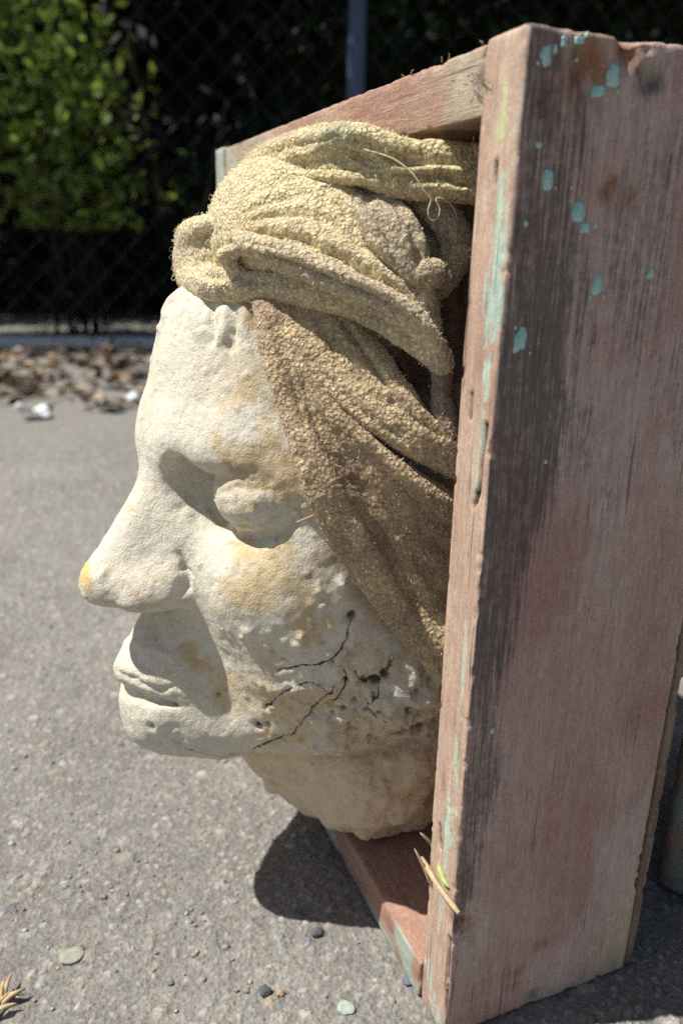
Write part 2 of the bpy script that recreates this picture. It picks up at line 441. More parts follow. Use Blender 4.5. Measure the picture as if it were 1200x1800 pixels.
# ------------------------------------------------------------------ background
FA = np.array([-.25, 2.62]); FD = np.array([.969, -.247]); FN = np.array([.247, .969])   # fence line, along, away
def fp(s, n, z): q = FA+FD*s+FN*n; return np.array([q[0], q[1], z])
def tube_mesh(path, r, sides=8, cap=True, up=None):
    path = np.asarray(path, float); m = len(path)
    r = np.broadcast_to(np.asarray(r, float), (m,))
    t = np.gradient(path, axis=0); t /= np.linalg.norm(t, axis=1)[:, None]
    if up is None: up = np.array([0, 0, 1.]) if abs(t[0, 2]) < .9 else np.array([1., 0, 0])
    V = []
    for k in range(m):
        a = np.cross(t[k], up); a /= np.linalg.norm(a); b = np.cross(t[k], a)
        ang = np.linspace(0, 2*np.pi, sides, endpoint=False)
        V.append(path[k]+r[k]*(np.cos(ang)[:, None]*a+np.sin(ang)[:, None]*b))
    V = np.vstack(V); Fc = []
    for k in range(m-1):
        for j in range(sides):
            Fc.append((k*sides+j, k*sides+(j+1) % sides, (k+1)*sides+(j+1) % sides, (k+1)*sides+j))
    if cap:
        V = np.vstack([V, path[0], path[-1]]); n0 = m*sides
        for j in range(sides):
            Fc.append((n0, (j+1) % sides, j, j)); Fc.append((n0+1, (m-1)*sides+j, (m-1)*sides+(j+1) % sides, (m-1)*sides+(j+1) % sides))
    return V, Fc
def tube(name, path, r, mat, parent=None, sides=8, attrs=None):
    V, Fc = tube_mesh(path, r, sides)
    me = bpy.data.meshes.new(name); me.from_pydata([tuple(v) for v in V], [], [tuple(dict.fromkeys(f)) for f in Fc]); me.update()
    for p in me.polygons: p.use_smooth = True
    me.materials.append(mat)
    o = bpy.data.objects.new(name, me); C.objects.link(o)
    if parent: child(o, parent)
    return o
fence = empty('chain_link_fence', fp(0, 0, 0))
tag(fence, 'grey chain-link fence with dark post and bottom rail in front of the hedge', 'fence')
for s in (-1.55, 1.23, 3.6):
    tube('post', [fp(s, .03, 0), fp(s, .03, 1.9)], .028, M['post'], fence, 14)
tube('bottom_rail', [fp(-1.7, 0, .035), fp(.9, 0, .03), fp(3.5, 0, .035)], .022, M['rail'], fence, 12)
tube('top_rail', [fp(-1.7, 0, 1.86), fp(3.5, 0, 1.86)], .02, M['metal'], fence, 12)
zs = np.arange(0, 36)*.05+.06
a_w = np.array([[FD[0]*(.025 if k % 2 else -.025)+FN[0]*(.003 if k % 2 else -.003), FD[1]*(.025 if k % 2 else -.025)+FN[1]*(.003 if k % 2 else -.003), z] for k, z in enumerate(zs)])
V, Fc = tube_mesh(a_w, .0010, 5, up=np.array([FN[0], FN[1], 0]))
wire_me = bpy.data.meshes.new('wire'); wire_me.from_pydata([tuple(v) for v in V], [], [tuple(dict.fromkeys(f)) for f in Fc]); wire_me.materials.append(M['metal'])
wire_mb = wire_me.copy(); 
for v in wire_mb.vertices: v.co.x, v.co.y = -v.co.x, -v.co.y
for k in range(96):
    o = bpy.data.objects.new('wire', wire_me if k % 2 else wire_mb); C.objects.link(o); o.location = fp(-1.5+k*.05, 0, 0); child(o, fence)

def leaves(n, centres, size, cols, squash=.45):
    """n folded leaf blades at centres"""
    c = centres
    a = rng.normal(size=(n, 3)); a /= np.linalg.norm(a, axis=1)[:, None]
    b = np.cross(a, rng.normal(size=(n, 3))); b /= np.linalg.norm(b, axis=1)[:, None]
    nn = np.cross(a, b); s = size[:, None]
    V = np.stack([c-a*s, c+b*s*squash+nn*s*.15, c+a*s+nn*s*.1, c-b*s*squash+nn*s*.15], 1).reshape(-1, 3)
    k = np.arange(n)*4
    Fc = np.concatenate([np.stack([k, k+1, k+2], 1), np.stack([k, k+2, k+3], 1)])
    return V, Fc, np.repeat(cols, 4, 0)
# hedge: tall evergreen mass behind the fence, its lit side away from the camera
hedge = empty('hedge', fp(1, 1.6, 0)); tag(hedge, 'tall dark evergreen hedge in deep shade behind the chain-link fence', 'hedge')
n = 30000
u = rng.uniform(-3.2, 5.5, n); z = rng.uniform(0.02, 3.3, n); face = 1.15+.35*vnoise(np.c_[u*1.3, z*1.6, np.zeros(n)], 4)
dep = face+rng.exponential(.22, n)
cen = np.array([fp(0, 0, 0)])+np.c_[u[:, None]*FD+dep[:, None]*FN, z]
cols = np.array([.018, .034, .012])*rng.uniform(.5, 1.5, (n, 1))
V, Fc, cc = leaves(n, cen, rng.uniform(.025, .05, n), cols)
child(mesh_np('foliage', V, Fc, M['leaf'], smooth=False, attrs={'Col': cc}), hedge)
no = 7000; cen = np.c_[rng.uniform(-.35, 5.0, no)[:, None]*FD+rng.uniform(-.55, 1.3, no)[:, None]*FN+FA, rng.uniform(1.75, 2.7, no)]  # unseen leaf canopy above the fence, added to shade fence, rail and litter
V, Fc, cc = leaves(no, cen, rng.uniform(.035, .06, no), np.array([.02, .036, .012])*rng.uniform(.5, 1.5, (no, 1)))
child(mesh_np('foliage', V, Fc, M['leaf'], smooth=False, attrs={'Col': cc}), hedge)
uu = np.linspace(-3.4, 5.7, 60); zz = np.linspace(-.02, 3.4, 34)
U2, Z2 = np.meshgrid(uu, zz, indexing='ij'); ff = 1.62+.3*vnoise(np.c_[U2.ravel()*1.3, Z2.ravel()*1.6, np.zeros(U2.size)], 4)
CV = np.c_[U2.ravel()[:, None]*FD+ff[:, None]*FN+FA, Z2.ravel()]
CB = np.c_[U2.ravel()[:, None]*FD+(2*2.4-ff)[:, None]*FN+FA, Z2.ravel()]
idx = np.arange(U2.size).reshape(U2.shape)
q1 = np.stack([idx[:-1, :-1].ravel(), idx[1:, :-1].ravel(), idx[1:, 1:].ravel(), idx[:-1, 1:].ravel()], 1)
q2 = q1[:, ::-1]+U2.size
ed = []
for a in (idx[:, -1], idx[:, 0][::-1], idx[0, :][::1], idx[-1, :][::-1]):
    ed.append(np.stack([a[:-1], a[1:], a[1:]+U2.size, a[:-1]+U2.size], 1))
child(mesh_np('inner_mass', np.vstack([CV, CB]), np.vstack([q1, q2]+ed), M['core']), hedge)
for s in np.arange(-2.6, 5.2, .8):
    b = fp(s+rng.uniform(-.2, .2), 1.75+rng.uniform(-.1, .2), 0)
    path = catmull([b, b+[rng.uniform(-.1, .1), 0, .8], b+[rng.uniform(-.2, .2), .1, 1.7]], 9)
    tube('trunk', path, np.linspace(.045, .02, 9), M['stem'], hedge, 7)
# lit shrub
def shrub(s0, n0, h, rad, nst, nlf, lb, colr, size=(.013, .026), lo=.12):
    r = empty('shrub', fp(s0, n0, 0)); tag(r, lb, 'shrub', 'shrubs behind the fence')
    tips = []
    for k in range(nst):
        b = fp(s0+rng.normal()*.05, n0+rng.normal()*.05, 0); a = rng.uniform(0, 6.28); rr = rad*math.sqrt(rng.uniform(.02, 1)); hh = h*rng.uniform(.55, 1.0)
        e = b+np.array([math.cos(a)*rr, math.sin(a)*rr*.7, hh])
        path = catmull([b, (b+e)/2+np.array([math.cos(a)*rr*.1, math.sin(a)*rr*.1, .1]), e], 8)
        tube('stem', path, np.linspace(.008, .003, 8), M['stem'], r, 5)
        for q in path[2:]: tips.append((q, .10+.12*rng.uniform()))
    cs = np.array([t[0] for t in tips]); rs = np.array([t[1] for t in tips])
    k = rng.integers(0, len(cs), nlf); cen = cs[k]+rng.normal(size=(nlf, 3))*rs[k][:, None]*.55
    cen = cen[cen[:, 2] > lo]; nl = len(cen)
    cols = np.array(colr)*rng.uniform(.55, 1.6, (nl, 1))*np.array([1, 1, 1])
    V, Fc, cc = leaves(nl, cen, rng.uniform(*size, nl), cols, .5)
    child(mesh_np('foliage', V, Fc, M['leaf'], smooth=False, attrs={'Col': cc}), r)
shrub(-.30, .42, 1.75, .36, 22, 3000, 'bright green leafy shrub sunlit at far left behind the fence', (.22, .30, .055), (.020, .042), .36)
shrub(.22, .50, 1.35, .26, 12, 1700, 'lower sunlit green shrub next to the bright leafy one', (.20, .27, .05), (.020, .040), .40)
shrub(.62, .62, 1.25, .30, 4, 60, 'thin bare shrub with a few grey-purple leaves behind the fence', (.12, .10, .13), (.02, .04), .7)
# dry leaves under the fence
n = 3600
u = rng.uniform(-1.2, 2.6, n); dist = rng.uniform(0, 1, n)**.8
vv = .30-dist*(1.30+.16*vnoise(np.c_[u*4, u*0, u*0], 8))
cen = np.c_[u[:, None]*FD+vv[:, None]*FN+FA, .004+.05*rng.uniform(0, 1, n)**2*(vnoise(np.c_[u*3, vv*3, u*0], 6)*.5+.6)]
keep = cen[:, 1] > 1.22
cen = cen[keep]; n = len(cen)
lp = np.array([(.18, .11, .065), (.26, .17, .10), (.09, .055, .035), (.36, .28, .20), (.05, .035, .025)])
V, Fc, cc = leaves(n, cen, rng.uniform(.016, .042, n), lp[rng.integers(0, 5, n)]*rng.uniform(.6, 1.2, (n, 1)), .5)
V[:, 2] = np.maximum((V[:, 2]-np.repeat(cen[:, 2], 4))*.45+np.repeat(cen[:, 2], 4), .002)
tag(mesh_np('leaf_litter', V, Fc, M['litter'], smooth=False, attrs={'Col': cc}), 'brown dry leaves drifted along the foot of the fence', 'leaves', kind='stuff')
for lb, q, s in [('crumpled white paper scrap among the dry leaves at far left', (57, 735), .030), ('small bluish white scrap among the dry leaves by the forehead', (238, 712), .020)]:
    p = at_ground(*q); g = 9
    a, b = np.meshgrid(np.linspace(-1, 1, g), np.linspace(-1, 1, g), indexing='ij')
    V = np.c_[a.ravel()*s, b.ravel()*s*.8, np.zeros(a.size)]; V[:, 2] = .02+s*.5*vnoise(V/s*1.3+q[0], 3)
    V[:, :2] += .2*s*np.c_[vnoise(V/s*1.7, 8), vnoise(V/s*1.7, 9)]
    ix = np.arange(a.size).reshape(a.shape); Q = np.stack([ix[:-1, :-1].ravel(), ix[1:, :-1].ravel(), ix[1:, 1:].ravel(), ix[:-1, 1:].ravel()], 1)
    o = mesh_np('paper_scrap', V, Q, M['paper'], smooth=False); o.location = (p[0], p[1], 0.0)
    md = o.modifiers.new('thick', 'SOLIDIFY'); md.thickness = .0006
    tag(o, lb, 'paper', 'paper scraps in the leaves')
# ------------------------------------------------------------------ wooden box
H, W, D, T = 0.42, 0.3893, 0.1074, 0.0234
def at_x(px, py, x=0.0):
    d = _F + _R*(px-600)/FPX - _U*(py-900)/FPX
    return CAM + d*(x-CAM[0])/d[0]
def gauss(V, pts, warp=None):
    """largest of soft spots: rows (centre xyz, radius m, amount)"""
    o = np.zeros(len(V)); Wv = V if warp is None else V+warp
    for c, r, a in pts:
        d2 = ((Wv-c)**2).sum(1)/(r*r)
        o = np.maximum(o, a*np.exp(-d2*1.2))
    return o
def poly_d(V, pl, mg=.014):
    """distance to a polyline (rows xyz) and position along it; far points read 9"""
    d = np.full(len(V), 9.); s = np.zeros(len(V)); pl = np.asarray(pl)
    ix = np.flatnonzero(((V > pl.min(0)-mg) & (V < pl.max(0)+mg)).all(1)); S = V[ix]; dd = d[ix]; ss = s[ix]
    for k, (a, b) in enumerate(zip(pl[:-1], pl[1:])):
        ba = b-a; h = np.clip((S-a)@ba/max(ba@ba, 1e-12), 0, 1)
        e = np.linalg.norm(S-a-h[:, None]*ba, axis=1); m = e < dd
        dd = np.where(m, e, dd); ss = np.where(m, (k+h)/(len(pl)-1), ss)
    d[ix] = dd; s[ix] = ss
    return d, s
def lerp(a, b, t): return a*(1-t[:, None])+np.asarray(b)*t[:, None]
STN = {}
def board(name, lo, hi, h, colour, mat, parent, rnd=.0012, chip=.0012, seed=0, dent=None, bow=None):
    lo = np.array(lo); hi = np.array(hi); c = (lo+hi)/2; hs = (hi-lo)/2
    def f(P):
        Pw = P if bow is None else bow(P)
        q = np.abs(Pw-c.astype(np.float32))-(hs-rnd)
        d = np.sqrt((np.maximum(q, 0)**2).sum(1))+np.minimum(q.max(1), 0)-rnd
        qs = np.sort(q, 1); edge = np.exp(-((qs[:, 1]/.0022)**2))            # near an arris
        return d+chip*edge*(np.maximum(0, fbm(P, .006, 3, seed)-.20)*1.8+.10)
    V, Q = surface_nets(f, lo-.004, hi+.004, h)
    N = normals(V, Q)
    V = V+N*(fbm(V/[1, 1, 1], .08, 2, seed+5)*.0004)[:, None]
    if dent is not None: V = V+N*dent(V, N)[:, None]
    cl = np.clip(colour(V, N), .004, .9); at_ = {'Col': cl}
    if 'v' in STN: at_['Stn'] = STN.pop('v')
    return mesh_np(name, V, Q, mat, attrs=at_), V, N
def grain(V, ax, seed, size=.002, stretch=28):
    s = np.ones(3); s[ax] = stretch
    return fbm(V/s, size, 3, seed)
box = empty('wooden_box', (0, 0, 0))
tag(box, 'open weathered pinkish wooden box standing on its end around the sculpted head', 'box')
edge_px = [(985, 60), (1003, 200), (992, 330), (1002, 480), (990, 600), (975, 720), (958, 850), (925, 1000), (905, 1100), (893, 1180), (872, 1300), (858, 1420), (838, 1550), (800, 1660)]
edge_xz = np.array([at(a, b, 0)[[0, 2]] for a, b in edge_px])[::-1]
edge_xz = np.vstack([[edge_xz[0, 0]-.03, -.05], edge_xz, [edge_xz[-1, 0], .5]])
o_ = np.argsort(edge_xz[:, 1]); edge_xz = edge_xz[o_]
rust = [((1035, 115), .010, .9), ((1015, 135), .007, .9), ((1065, 125), .006, .6), ((1108, 95), .006, 1.), ((1108, 78), .006, 1.), ((965, 190), .005, .7), ((1000, 195), .004, .4), ((1062, 335), .004, .8), ((1075, 322), .0035, .8),
        ((1105, 345), .004, .6), ((922, 415), .004, .5), ((905, 1712), .005, .6), ((898, 1735), .004, .7), ((945, 1668), .004, .5), ((960, 1660), .003, .5), ((810, 1625), .006, .9)]
greyp = [((1142, 130), .0065, .9), ((1150, 150), .005, .8), ((1045, 158), .007, .5), ((950, 1742), .006, .9), ((935, 1755), .006, .6), ((885, 1740), .008, .4)]
def col_panel(V, N):
    x, z = V[:, 0], V[:, 2]
    g = grain(V, 2, 1); g2 = grain(V, 2, 2, .0009, 60); big = fbm(V, .07, 4, 3); bl = fbm(V/[1, 1, 2.5], .03, 4, 4)
    c = lerp(np.tile((.490, .350, .302), (len(V), 1)), (.415, .245, .218), sstep(-.15, .4, big+.25*g))
    c = lerp(c, (.560, .460, .395), sstep(-.05, .45, bl+.2*g2)*.75)
    c = c*(1+.06*g[:, None]+.05*g2[:, None])
    e = np.interp(z, edge_xz[:, 1], edge_xz[:, 0])
    dk = sstep(.010, -.004, x-e+.013*fbm(V/[1, 1, 4], .012, 4, 7)+.006*g2)*(.82+.35*bl)
    dk = np.clip(dk+gauss(V, [(at(1052, 590, 0), .007, .55), (at(1050, 560, 0), .006, .45), (at(890, 1160, 0), .010, .35)])*(.7+.6*g), 0, 1)*sstep(.012, .05, z)
    STN['v'] = np.clip(np.maximum(dk, .55*sstep(.05, .45, bl+.3*big)*sstep(.16, .30, z)), 0, 1)*(1-sstep(.45, .8, -N[:, 0]))
    wv = .003*np.c_[fbm(V, .006, 2, 20), fbm(V, .006, 2, 21)*0, fbm(V, .008, 2, 22)]
    r_ = gauss(V, [(at(*q, 0), r*1.15, a) for q, r, a in rust], wv); c = lerp(c, (.27, .105, .035), np.clip(r_*1.1, 0, 1)*sstep(-.4, .2, g+.6*bl+.25))
    r_ = gauss(V, [(at(*q, 0), r, a) for q, r, a in greyp], wv); c = lerp(c, (.36, .34, .28), np.clip(r_, 0, 1)*sstep(-.3, .3, fbm(V, .004, 3, 30)))
    pk = gauss(V, [(at(1145, 140, 0), .0035, 1.), (at(1133, 128, 0), .0022, .8), (at(958, 182, 0), .0025, .9), (at(938, 1755, 0), .003, .8)], wv); c = lerp(c, (.03, .022, .018), pk)
    # bare new wood at the lower back corner
    bx_, bz_ = at(1118, 1535, 0)[[0, 2]]; b2x, b2z = at(1035, 1695, 0)[[0, 2]]
    t = (z-b2z)/(bz_-b2z); xe = b2x+(bx_-b2x)*t
    pale = sstep(-.003, .006, x-xe+.003*bl)*sstep(1.15, .95, t)
    c = lerp(c, (.56, .46, .31), pale*.85)
    # front edge of the board (end to the sun)
    fr = sstep(.45, .8, -N[:, 0])
    y = V[:, 1]
    f = lerp(np.tile((.50, .345, .255), (len(V), 1)), (.42, .25, .19), sstep(-.1, .4, fbm(V/[1, 1, 4], .02, 4, 40)))
    f = lerp(f, (.58, .44, .33), sstep(.0, .45, fbm(V/[1, 1, 3], .012, 4, 41))*.6)*(1+.2*grain(V, 2, 42, .0012, 20)[:, None])
    for pts, wd, cl, th in PAINT:
        dd, ss = poly_d(V*[0, 1, 1], np.array([at_x(*q) for q in pts])*[0, 1, 1])
        wloc = np.interp(ss, np.linspace(0, 1, len(wd)), wd)
        m = sstep(1.10, .70, dd/np.maximum(wloc*1.15, 1e-5)+.9*fbm(V/[1, 1, 4], .005, 4, 50))*sstep(th-.12, th+.12, grain(V, 2, 52, .0016, 7)*1.2+.12+.5*fbm(V, .003, 2, 53))
        f = lerp(f, np.array(cl)*.6+np.array((.58, .62, .50))*.4, m*.72)
    for pts in CRACKS:
        dd, _ = poly_d(V*[0, 1, 1], np.array([at_x(*q) for q in pts])*[0, 1, 1]); f = lerp(f, (.05, .04, .035), sstep(.0011, .0004, dd+.0005*fbm(V, .004, 2, 60)))
    c = lerp(c, (0, 0, 0), fr)+f*fr[:, None]
    return c
PAINT = [([(889, 150), (886, 190), (882, 235)], [.0025, .004, .003], (.50, .54, .14), .0), ([(921, 150), (917, 190), (908, 235)], [.002, .003, .002], (.48, .60, .42), .1),
         ([(892, 290), (886, 340), (880, 400), (876, 450)], [.001, .003, .004, .004], (.50, .55, .20), .05), ([(886, 300), (880, 380), (873, 470), (866, 540), (861, 600), (857, 700)], [.002, .004, .0055, .005, .0035, .0015], (.36, .58, .48), -.05),
         ([(876, 460), (868, 530), (864, 590)], [.003, .0045, .0030], (.27, .55, .50), -.3), ([(862, 620), (852, 720), (847, 800), (838, 880)], [.002, .0022, .0018, .001], (.40, .60, .50), .1),
         ([(803, 1040), (801, 1090)], [.001, .001], (.5, .58, .35), .0), ([(824, 1080), (817, 1180), (808, 1290), (801, 1380), (793, 1460)], [.0008, .0015, .0022, .0026, .003], (.42, .64, .54), -.05),
         ([(810, 1290), (802, 1340), (796, 1400)], [.001, .0018, .001], (.48, .58, .25), .05), ([(798, 1420), (788, 1500), (780, 1570), (772, 1640)], [.003, .0035, .0028, .0012], (.38, .60, .48), .0),
         ([(752, 1690), (757, 1740), (768, 1790)], [.004, .006, .004], (.40, .58, .48), .0), ([(792, 1730), (798, 1790)], [.003, .004], (.36, .60, .48), .0)]
CRACKS = [[(874, 285), (873, 318)], [(833, 690), (830, 735)], [(858, 745), (852, 800), (847, 850), (842, 880)], [(775, 1450), (776, 1490)], [(790, 1650), (786, 1720), (783, 1790)], [(842, 865), (836, 888)]]
def dent_panel(V, N):
    d = np.zeros(len(V))
    d -= .0026*gauss(V, [(at(1142, 140, 0), .005, 1.), (at(1108, 85, 0), .005, 1.5), (at(1112, 66, 0), .005, 1.5), (at(1140, 80, 0), .003, .8), (at(1035, 120, 0), .007, .5), (at(955, 182, 0), .003, .8), (at(945, 1748, 0), .005, .8), (at(1068, 330, 0), .003, .5), (at(812, 1625, 0), .006, 1.2)])
    for pts in CRACKS:
        dd, _ = poly_d(V*[0, 1, 1], np.array([at_x(*q) for q in pts])*[0, 1, 1]); d -= .0016*sstep(.0012, .0003, dd)*sstep(.3, .7, -N[:, 0])
    d += .00025*grain(V, 2, 70, .0016, 30)
    return d
def bow_near(P):
    Q_ = P.copy(); t = (P[:, 2]-.21)/.21
    Q_[:, 0] += .0010*(1-t*t); return Q_
near_o, _, _ = board('side_board', (0, 0, .0008), (D, T, H), .00115, col_panel, M['wood_v'], box, seed=1, chip=.0013, dent=dent_panel, bow=bow_near)
child(near_o, box); tag(near_o, 'near side board, dark stained on its shaded face, sunlit worn front edge')
def col_generic(base, alt, ax, seed, extra=None):
    def f(V, N):
        g = grain(V, ax, seed); g2 = grain(V, ax, seed+1, .0009, 50)
        c = lerp(np.tile(base, (len(V), 1)), alt, sstep(-.2, .4, fbm(V, .05, 4, seed+2)+.3*g))*(1+.2*g[:, None]+.14*g2[:, None])
        return extra(V, N, c) if extra else c
    return f
def top_extra(V, N, c):
    fr = sstep(.4, .8, -N[:, 0])
    wv = .004*np.c_[V[:, 0]*0, fbm(V, .01, 2, 5), fbm(V, .006, 2, 6)]
    gr = gauss(V, [(at_x(*q), r, a) for q, r, a in [((800, 150), .022, .9), ((835, 185), .012, .9), ((700, 215), .010, .5), ((440, 290), .030, .8), ((410, 310), .02, .9)]], wv)
    c = lerp(c, (.46, .44, .31), gr*fr*.8)
    c = lerp(c, (.46, .52, .42), gauss(V, [(at_x(*q), r, 1.) for q, r in [((405, 290), .014), ((470, 265), .012)]], wv)*fr*.6)
    c = lerp(c, (.34, .17, .12), gauss(V, [(at_x(*q), r, 1.) for q, r in [((700, 195), .018), ((760, 190), .016), ((620, 200), .014)]], wv)*fr*.6)
    c = lerp(c, (.03, .03, .025), gauss(V, [(at_x(*q), r, 1.) for q, r in [((846, 142), .003), ((838, 135), .002), ((848, 160), .002)]], wv*.5)*fr)
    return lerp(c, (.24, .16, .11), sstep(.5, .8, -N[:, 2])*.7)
top_o, _, _ = board('top_board', (.0008, T+.0004, H-.0232), (D, W-T-.0004, H-.0006), .0015, col_generic((.44, .30, .225), (.36, .215, .16), 1, 80, top_extra), M['wood_h'], box, seed=2, chip=.0016)
child(top_o, box)
def bot_extra(V, N, c):
    fr = sstep(.4, .8, -N[:, 0])
    return lerp(c, (.36, .47, .40), fr*sstep(.0, .4, fbm(V, .02, 4, 9)+.15)*.8)
bot_o, _, _ = board('bottom_board', (-.0012, T+.0004, .0008), (D, W-T-.0004, .0236), .0015, col_generic((.40, .235, .17), (.30, .15, .11), 1, 90, bot_extra), M['wood_h'], box, seed=3)
child(bot_o, box)
def far_extra(V, N, c):
    return lerp(c, (.42, .50, .42), sstep(.40, .36, V[:, 2])*0+sstep(.365, .40, V[:, 2]+.01*fbm(V, .02, 3, 4))*.75)
far_o, _, _ = board('side_board', (0, W-T, .0008), (D, W, H), .0024, col_generic((.40, .28, .22), (.33, .20, .155), 2, 100, far_extra), M['wood_v'], box, seed=4)
child(far_o, box)
back_o, _, _ = board('back_panel', (D+.0006, .0005, .001), (D+.0066, W, H-.002), .0024, col_generic((.26, .19, .14), (.20, .13, .09), 2, 110), M['wood_v'], box, seed=5)
child(back_o, box)
# dripped turquoise paint on the near board
drops = [(1031, 60, 2, 4), (944, 110, 2, 3), (1003, 330, 2, 3), (1060, 520, 2, 3), (1035, 523, 2, 4), (930, 620, 2, 3), (905, 575, 2, 3), (1085, 160, 2, 4), (1012, 105, 2, 2), (975, 330, 1.5, 2), (957, 95, 8, 13), (990, 74, 4, 7), (1018, 71, 7, 5), (974, 86, 3, 5), (1077, 132, 9, 15), (1052, 160, 12, 8), (961, 316, 9, 14), (1015, 373, 11, 15), (1028, 400, 8, 8), (1046, 394, 3, 5), (1047, 502, 11, 16), (1142, 481, 6, 8), (914, 598, 10, 19), (864, 1284, 3, 6), (923, 392, 3, 5), (958, 811, 3, 4), (945, 255, 5, 4)]
for k, (a, b, w_, h_) in enumerate(drops):
    p = at(a, b, 0); sx, sz = w_*.00025, h_*.00023
    th = np.linspace(0, 2*np.pi, 22, endpoint=False); V = [(0, -.00045, 0)]
    for rr, dd in ((.45, -.00045), (.75, -.0004), (.95, -.0003), (1.0, .0007)):
        nz = (1+.30*vnoise(np.c_[np.cos(th)*1.3+k*7, np.sin(th)*1.3, th*0], 2)+.14*vnoise(np.c_[np.cos(th)*4+k*7, np.sin(th)*4, th*0], 5))*(np.abs(np.cos(th))**3.2+np.abs(np.sin(th))**3.2)**(-1/3.2)*.92
        V += [(math.cos(t)*sx*rr*n_*(1-.18*math.sin(t)), dd, math.sin(t)*sz*rr*n_) for t, n_ in zip(th, nz)]
    Fc = [(0, 1+j, 1+(j+1) % 22) for j in range(22)]
    for r_ in range(3):
        for j in range(22):
            q = (1+r_*22+j, 1+(r_+1)*22+j, 1+(r_+1)*22+(j+1) % 22, 1+r_*22+(j+1) % 22); Fc += [(q[0], q[1], q[2]), (q[0], q[2], q[3])]
    o = mesh_np('paint_drop', V, Fc, M['paint']); o.location = (p[0], -.0002, p[2]); o.parent = near_o; o.matrix_parent_inverse = Matrix.Identity(4)
def sliver(name, pts, r, mat, parent):
    path = catmull(pts, 8); o = tube(name, path, r if np.ndim(r) else np.array([.4, .9, 1, 1, 1, .9, .7, .15])*r, mat, None, 5)
    o.parent = parent; return o
sliver('splinter', [at_x(741, 1508, -.002), at_x(768, 1555, -.0035), at_x(806, 1606, -.004)], np.array([.7, 1, 1.1, 1, 1, 1, 1.1, .8])*.0013, M['twig'], near_o)
sliver('splinter', [at_x(758, 1560, -.001), at_x(745, 1525, -.004), at_x(728, 1492, -.008)], .0008, M['twig'], near_o)
sliver('splinter', [at_x(765, 1492, .012), at_x(752, 1478, .008), at_x(738, 1464, .004)], .0009, M['twig'], near_o)
sliver('splinter', [at_x(770, 1520, -.0008), at_x(778, 1545, -.0012), at_x(790, 1562, -.0008)], .0014, M['lime'], near_o)
for k in range(12):
    a = np.array([836, 140])+rng.normal(size=2)*[13, 8]; d = rng.normal(size=2)*[1.6, .6]-[.6, 0]; d /= np.linalg.norm(d); L = rng.uniform(4, 15)
    sliver('splinter', [at_x(*a, -.0005), at_x(*(a+d*L*.5), -.0016), at_x(*(a+d*L+[0, -2]), -.0022)], .00016, M['bark'], top_o)
for a, b in [(712, 122), (722, 117), (788, 88), (850, 60), (776, 92)]:
    p = at_x(a, b, .002); p[2] = H-.001
    sliver('splinter', [p, p+[-.0008, rng.uniform(-.003, .003), .0008], p+[-.0012, rng.uniform(-.006, .006), rng.uniform(.0008, .002)]], .0002, M['twig'], top_o)
# second box standing to the right
b2 = empty('wooden_crate', (0, 0, 0)); A2 = at_ground(1147, 1566); u2 = np.array([.6, -.8, 0]); v2 = np.array([.8, .6, 0])
b2.location = A2; b2.rotation_euler.z = math.atan2(u2[1], u2[0])
tag(b2, 'second weathered box stained teal and brown, cut by the right edge', 'box')
def teal(V, N, c): return lerp(c, (.20, .33, .32), sstep(-.15, .3, fbm(V, .05, 4, 77))*sstep(.35, .0, V[:, 2])*.9)
for nm, lo, hi in [('side_board', (0, 0, .001), (.30, .02, .42)), ('side_board', (0, .10, .001), (.30, .12, .42)), ('end_board', (.0004, .0206, .001), (.02, .0994, .42)), ('end_board', (.28, .0206, .001), (.2996, .0994, .42)), ('bottom_board', (.0206, .0206, .001), (.2794, .0994, .02))]:
    o, _, _ = board(nm, lo, hi, .004, col_generic((.30, .21, .16), (.23, .19, .15), 2, 130, teal), M['wood_v'], b2, seed=8)
    o.parent = b2
